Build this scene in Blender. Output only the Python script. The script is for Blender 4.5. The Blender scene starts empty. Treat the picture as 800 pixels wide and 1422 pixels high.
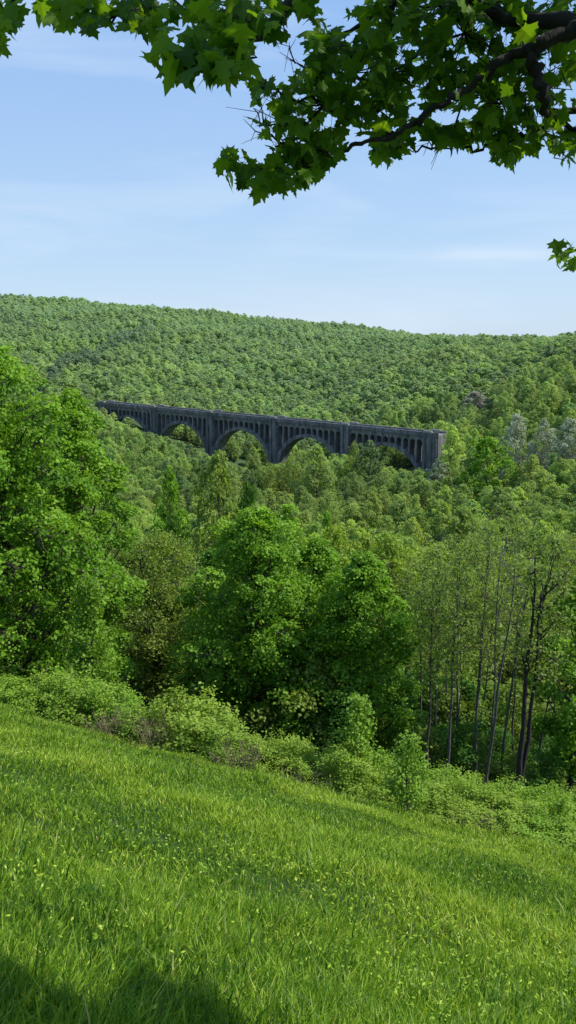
import bpy, math
import numpy as np
from mathutils import Vector

# ------------------------------------------------------------------ basics
scene = bpy.context.scene
col = scene.collection
rng = np.random.default_rng(7)
F = 1200.0                                   # focal length in photo pixels (800 x 1422)
PITCH = math.atan((711 - 463) / F)           # camera looks down by this
CP, SP = math.cos(PITCH), math.sin(PITCH)
SUN_AZ, SUN_EL = math.radians(2), math.radians(50)     # azimuth from +X towards +Y
SUN = np.array([math.cos(SUN_EL) * math.cos(SUN_AZ), math.cos(SUN_EL) * math.sin(SUN_AZ), math.sin(SUN_EL)])


def ray(px, py):
    u, v = (px - 400) / F, (711 - py) / F
    f = CP + v * SP
    return u / f, (v * CP - SP) / f          # x per metre, z per metre


def at(px, py, Y):
    a, b = ray(px, py)
    return np.array([a * Y, Y, b * Y])


def proj(P):
    P = np.asarray(P, float)
    x, y, z = P[..., 0], P[..., 1], P[..., 2]
    f = y * CP - z * SP
    u = x / f
    v = (y * SP + z * CP) / f
    return 400 + F * u, 711 - F * v


# ------------------------------------------------------------------ terrain
A_, B_ = 0.251, 0.482                        # the meadow's fall to the side and ahead
TT = np.array([-.6, -.35, -.2, 0, .2, .35, .6])
ROWS = {
    28: [-15.2 - 7.0 * t for t in TT],
    36: [-15.5, -16.4, -17.6, -19, -20.3, -21.3, -23],
    60: [-22, -24, -25.5, -28, -30, -31, -32],
    100: [-41, -43, -44, -46, -48, -48, -46],
    150: [-54, -56, -57, -58, -60, -59, -56],
    300: [-76, -79, -81, -83, -83, -76, -67],
    450: [-84, -88, -92, -95, -88, -62, -45],
    540: [-82, -90, -96, -106, -82, -44, -28],
    650: [-66, -72, -84, -108, -70, -34, -18],
    750: [-38, -48, -66, -99, -55, -24, -6],
    1000: [-14, -30, -44, -78, -33, -7, 6],
    1250: [14, 5, -10, -42, -15, -20, -25],
    1500: [42, 36, 22, -6, -19, -30, -40],
    1750: [74, 66, 48, 19, -25, -45, -50],
    1950: [60, 52, 36, 4, -40, -60, -60],
    2700: [-70] * 7,
    6000: [-210] * 7,
    14000: [-420] * 7,
}
YY = np.array(sorted(ROWS))
ZZ = np.array([ROWS[y] for y in sorted(ROWS)])


def height(x, y):
    x, y = np.broadcast_arrays(np.asarray(x, float), np.asarray(y, float))
    plane = -1.7 - A_ * np.clip(x, -40, 40) - B_ * y
    plane = np.where(y < 0, -1.7 - A_ * np.clip(x, -40, 40) - .25 * y, plane)
    yc = np.clip(y, 28, 13999)
    t = np.clip(x / yc, -.6, .6)
    j = np.clip(np.searchsorted(TT, t) - 1, 0, len(TT) - 2)
    ft = (t - TT[j]) / (TT[j + 1] - TT[j])
    ft = ft * ft * (3 - 2 * ft) * .5 + ft * .5
    i = np.clip(np.searchsorted(YY, yc, side='right') - 1, 0, len(YY) - 2)
    fy = (yc - YY[i]) / (YY[i + 1] - YY[i])
    tab = (ZZ[i, j] * (1 - ft) + ZZ[i, j + 1] * ft) * (1 - fy) + (ZZ[i + 1, j] * (1 - ft) + ZZ[i + 1, j + 1] * ft) * fy
    amp = np.clip((yc - 60) / 600, 0, 1)
    tab = tab + amp * (3.2 * np.sin(x * .021 + 1.3) * np.sin(y * .017 + .4) + 1.8 * np.sin(x * .047 - y * .031))
    k = np.clip((y - 26) / 4, 0, 1)
    near = plane + .05 * np.sin(x * 1.1 + .7 * y) + .04 * np.sin(.9 * y - 1.7 * x + 1)
    return near * (1 - k) + tab * k


def H1(x, y):
    return float(height(x, y))


def edge_y(x):                               # where the meadow ends and the bushes begin
    return 22.66 - .36 * x + .35 * np.sin(x * .9) + .2 * np.sin(x * 2.3 + 1)


# ------------------------------------------------------------------ mesh helpers
def mesh_np(name, verts, faces, attr=None, smooth=False, attr2=None):
    """faces: list of int arrays (n,k).  attr: per-face floats in the same order."""
    me = bpy.data.meshes.new(name)
    verts = np.asarray(verts, np.float32)
    faces = [np.asarray(f, np.int32) for f in faces if len(f)]
    me.vertices.add(len(verts))
    me.vertices.foreach_set('co', verts.ravel())
    loops = np.concatenate([f.ravel() for f in faces])
    tot = np.concatenate([np.full(len(f), f.shape[1], np.int32) for f in faces])
    start = np.concatenate([[0], np.cumsum(tot)[:-1]]).astype(np.int32)
    me.loops.add(len(loops))
    me.loops.foreach_set('vertex_index', loops)
    me.polygons.add(len(tot))
    me.polygons.foreach_set('loop_start', start)
    me.polygons.foreach_set('loop_total', tot)
    me.polygons.foreach_set('use_smooth', np.full(len(tot), smooth, bool))
    if attr is not None:
        a = me.attributes.new('v', 'FLOAT', 'FACE')
        a.data.foreach_set('value', np.asarray(attr, np.float32))
    if attr2 is not None:
        a = me.attributes.new('h', 'FLOAT', 'POINT')
        a.data.foreach_set('value', np.asarray(attr2, np.float32))
    me.update(calc_edges=True)
    return me


def obj(name, me, m=None, parent=None):
    o = bpy.data.objects.new(name, me)
    col.objects.link(o)
    if m is not None and not me.materials:
        me.materials.append(m)
    if parent is not None:
        o.parent = parent
    return o


def tag(o, label=None, cat=None, group=None, kind=None):
    if label: o['label'] = label
    if cat: o['category'] = cat
    if group: o['group'] = group
    if kind: o['kind'] = kind
    return o


def empty(name, loc, rz=0.0):
    o = bpy.data.objects.new(name, None)
    o.empty_display_size = .5
    o.location = loc
    o.rotation_euler = (0, 0, rz)
    col.objects.link(o)
    return o


def copy_tree(root, loc, rz, sc):
    r = root.copy()
    col.objects.link(r)
    r.location, r.rotation_euler, r.scale = loc, (0, 0, rz), sc
    for ch in root.children:
        c = ch.copy()
        col.objects.link(c)
        c.parent = r
    return r


class MB:
    """collects shapes for ONE mesh"""
    def __init__(s):
        s.v, s.f = [], []
        s.n = 0

    def add(s, verts, faces):
        s.v.append(np.asarray(verts, float).reshape(-1, 3))
        for f in faces:
            s.f.append([i + s.n for i in f])
        s.n += len(s.v[-1])

    def tube(s, pts, rad, sides=6, cap=True):
        pts = np.asarray(pts, float)
        rad = np.broadcast_to(np.asarray(rad, float), (len(pts),))
        tang = np.gradient(pts, axis=0)
        tang /= np.linalg.norm(tang, axis=1)[:, None] + 1e-9
        ref = np.array([.31, .95, .05]) if abs(tang[0][2]) > .7 else np.array([0.05, .1, 1.0])
        a = np.cross(tang, ref)
        a /= np.linalg.norm(a, axis=1)[:, None] + 1e-9
        b = np.cross(tang, a)
        th = np.arange(sides) * 2 * math.pi / sides
        ring = a[:, None, :] * np.cos(th)[None, :, None] + b[:, None, :] * np.sin(th)[None, :, None]
        v = pts[:, None, :] + ring * rad[:, None, None]
        fs = []
        for i in range(len(pts) - 1):
            for k in range(sides):
                k2 = (k + 1) % sides
                fs.append((i * sides + k, i * sides + k2, (i + 1) * sides + k2, (i + 1) * sides + k))
        if cap:
            fs.append(tuple(range((len(pts) - 1) * sides, len(pts) * sides)))
        s.add(v.reshape(-1, 3), fs)

    def prism(s, poly, w0, w1, T):
        """poly in (s,z), extruded along w, mapped by T(s,w,z)"""
        n = len(poly)
        v = [T(p[0], w0, p[1]) for p in poly] + [T(p[0], w1, p[1]) for p in poly]
        fs = [tuple(range(n)), tuple(range(2 * n - 1, n - 1, -1))]
        for i in range(n):
            j = (i + 1) % n
            fs.append((i, i + n, j + n, j))
        s.add(v, fs)

    def mesh(s, name, smooth=False):
        me = bpy.data.meshes.new(name)
        me.from_pydata([tuple(p) for p in np.concatenate(s.v)], [], s.f)
        if smooth:
            me.polygons.foreach_set('use_smooth', np.ones(len(me.polygons), bool))
        me.update()
        return me


# ------------------------------------------------------------------ materials
def nodes_of(name):
    m = bpy.data.materials.new(name)
    m.use_nodes = True
    nt = m.node_tree
    nt.nodes.clear()
    return m, nt, nt.nodes, nt.links


def N(nt, t, **kw):
    n = nt.nodes.new(t)
    for k, v in kw.items():
        setattr(n, k, v)
    return n


def mixc(nt, fac, a, b, blend='MIX'):
    n = nt.nodes.new('ShaderNodeMix')
    n.data_type = 'RGBA'
    n.blend_type = blend
    for sock, val in ((n.inputs[0], fac), (n.inputs[6], a), (n.inputs[7], b)):
        if isinstance(val, (int, float)):
            sock.default_value = val
        elif isinstance(val, tuple):
            sock.default_value = (*val, 1) if len(val) == 3 else val
        else:
            nt.links.new(val, sock)
    return n.outputs[2]


def math_n(nt, op, a, b=0.0, clamp=False):
    n = nt.nodes.new('ShaderNodeMath')
    n.operation = op
    n.use_clamp = clamp
    for sock, val in ((n.inputs[0], a), (n.inputs[1], b)):
        if isinstance(val, (int, float)):
            sock.default_value = val
        else:
            nt.links.new(val, sock)
    return n.outputs[0]


def maprange(nt, x, a, b, c, d):
    n = nt.nodes.new('ShaderNodeMapRange')
    for i, v in enumerate((a, b, c, d)):
        n.inputs[i + 1].default_value = v
    nt.links.new(x, n.inputs[0])
    return n.outputs[0]


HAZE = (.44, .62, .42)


def leaf_material(name, dark, light, trans=.42, obj_var=.0, other=None, haze=False, gloss=.22, noise=0.0):
    """leaf colour runs dark -> light with the leaf attribute v; trees differ by object"""
    m, nt, nd, ln = nodes_of(name)
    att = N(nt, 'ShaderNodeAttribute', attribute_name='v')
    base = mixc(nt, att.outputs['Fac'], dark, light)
    oi = N(nt, 'ShaderNodeObjectInfo')
    if other is not None:
        base = mixc(nt, math_n(nt, 'MULTIPLY', oi.outputs['Random'], obj_var), base, other)
    geo = N(nt, 'ShaderNodeNewGeometry')
    if noise:
        no = N(nt, 'ShaderNodeTexNoise')
        no.inputs['Scale'].default_value = noise
        no.inputs['Detail'].default_value = 2
        ln.new(geo.outputs['Position'], no.inputs['Vector'])
        f = maprange(nt, no.outputs['Fac'], .35, .65, .72, 1.18)
        r2 = math_n(nt, 'FRACT', math_n(nt, 'MULTIPLY', oi.outputs['Random'], 17.31))
        f = math_n(nt, 'MULTIPLY', f, maprange(nt, r2, 0, 1, .68, 1.26))
        r3 = math_n(nt, 'FRACT', math_n(nt, 'MULTIPLY', oi.outputs['Random'], 71.7))
        base = mixc(nt, maprange(nt, r3, .62, 1.0, 0, .75), base, (.07, .20, .04))
        n2 = N(nt, 'ShaderNodeTexNoise')
        n2.inputs['Scale'].default_value = noise * .45
        n2.inputs['Detail'].default_value = 3
        ln.new(geo.outputs['Position'], n2.inputs['Vector'])
        base = mixc(nt, maprange(nt, n2.outputs['Fac'], .48, .66, 0, .6), base, (.42, .50, .10))
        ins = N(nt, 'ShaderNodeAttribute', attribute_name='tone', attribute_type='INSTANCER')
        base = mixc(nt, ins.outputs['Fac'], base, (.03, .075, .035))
        hsv = N(nt, 'ShaderNodeHueSaturation')
        ln.new(base, hsv.inputs['Color'])
        ln.new(f, hsv.inputs['Value'])
        base = hsv.outputs[0]
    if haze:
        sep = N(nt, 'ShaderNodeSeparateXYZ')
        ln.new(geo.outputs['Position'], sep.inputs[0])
        hz = maprange(nt, sep.outputs['Y'], 120, 1500, .0, .66)  # distance haze painted into the leaf colour, stronger farther off
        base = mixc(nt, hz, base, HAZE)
    d = N(nt, 'ShaderNodeBsdfPrincipled')
    ln.new(base, d.inputs['Base Color'])
    d.inputs['Roughness'].default_value = .55
    d.inputs['Specular IOR Level'].default_value = gloss
    t = N(nt, 'ShaderNodeBsdfTranslucent')
    tc = mixc(nt, 1.0, base, (1.35, 1.25, .55), 'MULTIPLY')
    ln.new(tc, t.inputs['Color'])
    mx = N(nt, 'ShaderNodeMixShader')
    mx.inputs[0].default_value = trans
    ln.new(d.outputs[0], mx.inputs[1])
    ln.new(t.outputs[0], mx.inputs[2])
    out = N(nt, 'ShaderNodeOutputMaterial')
    ln.new(mx.outputs[0], out.inputs[0])
    return m


def bark_material(name, c1, c2, scale=6.0):
    m, nt, nd, ln = nodes_of(name)
    tc = N(nt, 'ShaderNodeTexCoord')
    mp = N(nt, 'ShaderNodeMapping')
    mp.inputs['Scale'].default_value = (scale, scale, scale * .25)
    ln.new(tc.outputs['Object'], mp.inputs[0])
    no = N(nt, 'ShaderNodeTexNoise')
    no.inputs['Scale'].default_value = 3
    no.inputs['Detail'].default_value = 6
    ln.new(mp.outputs[0], no.inputs['Vector'])
    c = mixc(nt, maprange(nt, no.outputs['Fac'], .3, .7, 0, 1), c1, c2)
    d = N(nt, 'ShaderNodeBsdfPrincipled')
    ln.new(c, d.inputs['Base Color'])
    d.inputs['Roughness'].default_value = .9
    bp = N(nt, 'ShaderNodeBump')
    bp.inputs['Strength'].default_value = .6
    bp.inputs['Distance'].default_value = .03
    ln.new(no.outputs['Fac'], bp.inputs['Height'])
    ln.new(bp.outputs[0], d.inputs['Normal'])
    out = N(nt, 'ShaderNodeOutputMaterial')
    ln.new(d.outputs[0], out.inputs[0])
    return m


def concrete_material(name, a, b):
    m, nt, nd, ln = nodes_of(name)
    geo = N(nt, 'ShaderNodeNewGeometry')
    mp = N(nt, 'ShaderNodeMapping')
    mp.inputs['Scale'].default_value = (.5, .5, .09)
    ln.new(geo.outputs['Position'], mp.inputs[0])
    st = N(nt, 'ShaderNodeTexNoise')
    st.inputs['Scale'].default_value = 1.0
    st.inputs['Detail'].default_value = 5
    ln.new(mp.outputs[0], st.inputs['Vector'])
    no = N(nt, 'ShaderNodeTexNoise')
    no.inputs['Scale'].default_value = .35
    no.inputs['Detail'].default_value = 4
    ln.new(geo.outputs['Position'], no.inputs['Vector'])
    c = mixc(nt, maprange(nt, st.outputs['Fac'], .35, .65, 0, 1), a, b)
    c = mixc(nt, maprange(nt, no.outputs['Fac'], .4, .7, 0, .5), c, tuple(x * .55 for x in a))
    d = N(nt, 'ShaderNodeBsdfPrincipled')
    ln.new(c, d.inputs['Base Color'])
    d.inputs['Roughness'].default_value = .9
    out = N(nt, 'ShaderNodeOutputMaterial')
    ln.new(d.outputs[0], out.inputs[0])
    return m


def ground_material():
    m, nt, nd, ln = nodes_of('hillside_soil')
    geo = N(nt, 'ShaderNodeNewGeometry')
    no = N(nt, 'ShaderNodeTexNoise')
    no.inputs['Scale'].default_value = 1.2
    no.inputs['Detail'].default_value = 6
    ln.new(geo.outputs['Position'], no.inputs['Vector'])
    near = mixc(nt, maprange(nt, no.outputs['Fac'], .3, .7, 0, 1), (.022, .045, .010), (.05, .085, .02))
    far = mixc(nt, no.outputs['Fac'], (.02, .032, .012), (.04, .05, .022))
    sep = N(nt, 'ShaderNodeSeparateXYZ')
    ln.new(geo.outputs['Position'], sep.inputs[0])
    c = mixc(nt, maprange(nt, sep.outputs['Y'], 20, 34, 0, 1), near, far)
    c = mixc(nt, maprange(nt, sep.outputs['Y'], 250, 900, 0, .8), c, (.10, .17, .07))  # far ground colour lightened to soften the shadowed gaps between crowns
    d = N(nt, 'ShaderNodeBsdfPrincipled')
    ln.new(c, d.inputs['Base Color'])
    d.inputs['Roughness'].default_value = 1
    d.inputs['Specular IOR Level'].default_value = .1
    out = N(nt, 'ShaderNodeOutputMaterial')
    ln.new(d.outputs[0], out.inputs[0])
    return m


def grass_material():
    m, nt, nd, ln = nodes_of('meadow_grass')
    att = N(nt, 'ShaderNodeAttribute', attribute_name='v')
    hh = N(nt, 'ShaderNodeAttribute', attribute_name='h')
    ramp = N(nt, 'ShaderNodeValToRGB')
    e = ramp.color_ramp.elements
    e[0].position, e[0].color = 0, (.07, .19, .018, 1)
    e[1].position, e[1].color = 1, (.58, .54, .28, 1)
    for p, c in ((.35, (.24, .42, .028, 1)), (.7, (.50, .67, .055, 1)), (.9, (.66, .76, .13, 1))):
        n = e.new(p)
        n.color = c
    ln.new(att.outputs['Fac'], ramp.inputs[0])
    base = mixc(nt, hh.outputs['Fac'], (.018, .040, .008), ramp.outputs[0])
    d = N(nt, 'ShaderNodeBsdfPrincipled')
    ln.new(base, d.inputs['Base Color'])
    d.inputs['Roughness'].default_value = .5
    d.inputs['Specular IOR Level'].default_value = .25
    t = N(nt, 'ShaderNodeBsdfTranslucent')
    ln.new(mixc(nt, 1.0, base, (1.3, 1.25, .6), 'MULTIPLY'), t.inputs['Color'])
    mx = N(nt, 'ShaderNodeMixShader')
    mx.inputs[0].default_value = .4
    ln.new(d.outputs[0], mx.inputs[1])
    ln.new(t.outputs[0], mx.inputs[2])
    out = N(nt, 'ShaderNodeOutputMaterial')
    ln.new(mx.outputs[0], out.inputs[0])
    return m


M = {
    'ground': ground_material(),
    'grass': grass_material(),
    'bark': bark_material('brown_bark', (.05, .04, .03), (.14, .115, .09)),
    'dark_bark': bark_material('dark_bark', (.018, .014, .012), (.05, .04, .032)),
    'grey_bark': bark_material('grey_bark', (.06, .054, .045), (.17, .155, .13)),
    'pale_twig': bark_material('pale_twig', (.20, .17, .16), (.36, .32, .32)),
    'dry_twig': bark_material('dry_twig', (.13, .10, .055), (.28, .225, .13)),
    'concrete': concrete_material('weathered_concrete', (.095, .094, .093), (.25, .245, .235)),
    'concrete_light': concrete_material('pale_concrete', (.22, .215, .205), (.34, .33, .30)),
    'ballast': concrete_material('ballast', (.2, .19, .18), (.3, .29, .27)),
    'maple': leaf_material('maple_leaves', (.07, .185, .012), (.27, .49, .04)),
    'overhead': leaf_material('overhead_leaves', (.055, .15, .009), (.24, .43, .022), trans=.6, gloss=.3),
    'olive': leaf_material('olive_leaves', (.13, .215, .03), (.28, .39, .065)),
    'yellow': leaf_material('yellow_green_leaves', (.15, .25, .018), (.32, .45, .04)),
    'deep': leaf_material('deep_green_leaves', (.035, .11, .012), (.12, .27, .03)),
    'bush': leaf_material('bush_leaves', (.125, .265, .022), (.33, .53, .06), obj_var=.6, other=(.36, .46, .07)),
    'sapling': leaf_material('sapling_leaves', (.11, .24, .022), (.29, .47, .055)),
    'blossom': leaf_material('pale_blossom', (.24, .32, .19), (.50, .55, .42), trans=.3),
    'mauve': leaf_material('mauve_buds', (.27, .29, .23), (.42, .42, .37), trans=.3),
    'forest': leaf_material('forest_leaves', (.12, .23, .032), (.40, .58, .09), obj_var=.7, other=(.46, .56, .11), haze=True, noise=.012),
}

# ------------------------------------------------------------------ leaves
def unit(a):
    return a / (np.linalg.norm(a, axis=-1, keepdims=True) + 1e-9)


def rdir(n, r):
    return unit(r.normal(size=(n, 3)))


def kite_leaves(c, nrm, size, r, v, droop=.3, name='leaf', ratio=.36):
    n = len(c)
    tip = rdir(n, r)
    tip[:, 2] -= droop
    tip = unit(tip - nrm * np.sum(tip * nrm, 1, keepdims=True))
    side = np.cross(nrm, tip)
    L = (size * r.uniform(.65, 1.3, n))[:, None]
    W = L * ratio * r.uniform(.8, 1.25, n)[:, None]
    bend = nrm * L * r.uniform(-.12, .06, n)[:, None]
    p = np.stack([c - tip * L * .5, c + side * W - tip * L * .05 + bend, c + tip * L * .5, c - side * W - tip * L * .05 + bend], 1)
    return mesh_np(name, p.reshape(-1, 3), [np.arange(4 * n).reshape(n, 4)], attr=np.clip(v, 0, 1))


def gen_tree(seed, H, R, cb=.15, lobes=16, sprays=26, leaves=24, ls=.2, kind='round', trunk_r=None, spray_r=.5,
             limbs_vis=.25, stems=1, lean=(0, 0), squash=.78, rag=.18, sides=6, nj=.42, lrf=(.30, .46), flat=.62, gap=1.0):
    """returns (trunk mesh, crown mesh) around the origin; H height, R crown radius"""
    r = np.random.default_rng(seed)
    trunk_r = trunk_r or H * .016
    mb = MB()

    def prof(u):
        if kind == 'round':
            return max(.18, math.sin(math.pi * min(.98, .10 + .86 * u)) ** .62) * (1.0 if u < .75 else .97)
        if kind == 'dome':
            return max(.12, (1 - u ** 2.9) ** .58 * (.72 + .28 * min(1, u * 4)))
        if kind == 'cone':
            return max(.12, (1 - u) ** .8 * (.55 + .45 * min(1, u * 6)))
        if kind == 'vase':
            return max(.2, (.45 + .75 * u) * (1 - max(0, u - .72) * 2.2))
        return max(.2, math.sin(math.pi * (.12 + .8 * u)) ** .5)

    zb = cb * H
    stem_curves = []
    for s in range(stems):
        n = 9
        zz = np.linspace(0, H * (.9 if stems == 1 else r.uniform(.75, .95)), n)
        ang = r.uniform(0, 6.28)
        spread = 0 if stems == 1 else R * r.uniform(.25, .6)
        wob = np.cumsum(r.normal(0, (.016 if kind != 'vase' else .009) * H / n * 4, (n, 2)), 0)
        wob -= wob[0]
        f = (zz / H)
        x = wob[:, 0] + math.cos(ang) * spread * f ** 1.3 + lean[0] * f
        y = wob[:, 1] + math.sin(ang) * spread * f ** 1.3 + lean[1] * f
        c = np.stack([x, y, zz], 1)
        c[0, 2] = -.4
        rad = trunk_r * (1 - .86 * f ** .9) * (1 if s == 0 else r.uniform(.55, .85))
        rad[0] *= 1.35
        stem_curves.append(c)
        mb.tube(c, rad, sides + 1)
    L, LR = [], []
    for i in range(lobes):
        u = (i + .5) / lobes
        a = i * 2.39996 + r.uniform(-.4, .4)
        pr = prof(u)
        lr = R * r.uniform(*lrf) * (.55 + .45 * pr)
        rad = max(0, R * pr * r.uniform(1 - rag * 1.6, 1 + rag) - lr * .72) * (1 if u < .93 else .3)
        if i % 4 == 0:
            rad *= .4
        z = zb + (H - zb) * u + r.uniform(-.03, .03) * H
        z = min(z, H - lr * squash * .9)
        z = max(z, zb + lr * .45)
        f = z / H
        L.append((math.cos(a) * rad + lean[0] * f, math.sin(a) * rad + lean[1] * f, z))
        LR.append(lr)
    L, LR = np.array(L), np.array(LR)
    C, D, V = [], [], []
    for i in range(lobes):
        k = max(4, int(sprays * (LR[i] / (R * (lrf[0] + lrf[1]) / 2)) ** 1.7))
        d = rdir(k, r)
        d[:, 2] = d[:, 2] * .9 + .22
        d = unit(d)
        dist = LR[i] * r.uniform(.45, 1.12, k) ** .7
        c = L[i] + d * dist[:, None] * np.array([1, 1, squash])
        C.append(c)
        D.append(d)
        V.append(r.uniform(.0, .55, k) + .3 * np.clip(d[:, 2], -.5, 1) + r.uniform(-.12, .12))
        # limb from the nearest stem to the lobe
        st = stem_curves[int(np.argmin([np.min(np.linalg.norm(sc[:, :2] - L[i][:2], axis=1)) for sc in stem_curves]))] if stems > 1 else stem_curves[0]
        hd = math.hypot(L[i][0] - lean[0] * L[i][2] / H, L[i][1] - lean[1] * L[i][2] / H)
        za = min(max(zb * .8, L[i][2] - hd * r.uniform(.7, 1.1) - .05 * H), st[-1, 2] * .97)
        p0 = np.array([np.interp(za, st[:, 2], st[:, 0]), np.interp(za, st[:, 2], st[:, 1]), za])
        tt = np.linspace(0, 1, 6)[:, None]
        mid = p0 * .5 + L[i] * .5 + np.array([0, 0, -.08 * hd])
        cv = p0 * (1 - tt) ** 2 + 2 * mid * tt * (1 - tt) + L[i] * tt ** 2
        cv[1:-1] += r.normal(0, .03 * R, (4, 3))
        r0 = trunk_r * .42 * (1 - .6 * za / H)
        mb.tube(cv, np.linspace(r0, r0 * .35, 6), sides - 1)
        for q in range(k):
            if r.random() < limbs_vis:
                e = c[q]
                m2 = (L[i] + e) / 2 + r.normal(0, .08 * LR[i], 3)
                mb.tube(np.array([L[i], m2, e]), [r0 * .33, r0 * .22, r0 * .1], 3 if sides < 6 else 4)
    C, D, V = np.concatenate(C), np.concatenate(D), np.concatenate(V)
    n = len(C)
    sn = unit(D * .55 + np.array([0, 0, .6]) + r.normal(0, .28, (n, 3)))
    idx = np.repeat(np.arange(n), leaves)
    m = len(idx)
    off = r.normal(0, 1, (m, 3)) * spray_r * .55
    off *= r.uniform(.6, 1.35, n)[idx][:, None]
    off -= sn[idx] * np.sum(off * sn[idx], 1, keepdims=True) * flat
    pos = C[idx] + off
    pos[:, 2] -= np.sum(off * off, 1) * .25 / max(spray_r, .1)
    pos[:, 2] = np.maximum(pos[:, 2], .12)
    ln_ = unit(sn[idx] + r.normal(0, nj, (m, 3)))
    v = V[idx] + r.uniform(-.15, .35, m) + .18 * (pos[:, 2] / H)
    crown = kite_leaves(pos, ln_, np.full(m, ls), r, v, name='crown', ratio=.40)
    return mb.mesh('trunk', True), crown


def plant(name, meshes, mats, loc, label, cat, group=None, rz=0, sc=(1, 1, 1), parts=('trunk', 'crown')):
    e = empty(name, loc, rz)
    e.scale = sc
    tag(e, label, cat, group)
    for pn, me, m in zip(parts, meshes, mats):
        if me is not None:
            obj(pn, me, m, e)
    return e


# ------------------------------------------------------------------ ground
def build_ground():
    ys = np.concatenate([[-40, -20, -10, -5, -2], np.arange(0, 34, 1.0), 34 * 1.045 ** np.arange(0, 138)])
    ys = ys[ys < 13900]
    us = np.linspace(-1, 1, 121)
    us = np.sign(us) * np.abs(us) ** 1.4
    half = 30 + np.abs(ys) * 1.1
    X = us[None, :] * half[:, None]
    Y = np.broadcast_to(ys[:, None], X.shape)
    Z = height(X, Y)
    v = np.stack([X, Y, Z], -1).reshape(-1, 3)
    nx = len(us)
    i, j = np.meshgrid(np.arange(len(ys) - 1), np.arange(nx - 1), indexing='ij')
    a = (i * nx + j).ravel()
    f = np.stack([a, a + 1, a + nx + 1, a + nx], 1)
    o = obj('ground', mesh_np('ground', v, [f], smooth=True), M['ground'])
    tag(o, kind='structure')


build_ground()


# ------------------------------------------------------------------ meadow grass
def noise2(x, y, s):
    return (np.sin(x * s + 1.7 * np.sin(y * s * .8 + .5)) + np.sin(y * s * 1.3 + 1.1 * np.sin(x * s * 1.1 + 2)) +
            np.sin((x + y) * s * .7 + 2.2)) / 3


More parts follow.
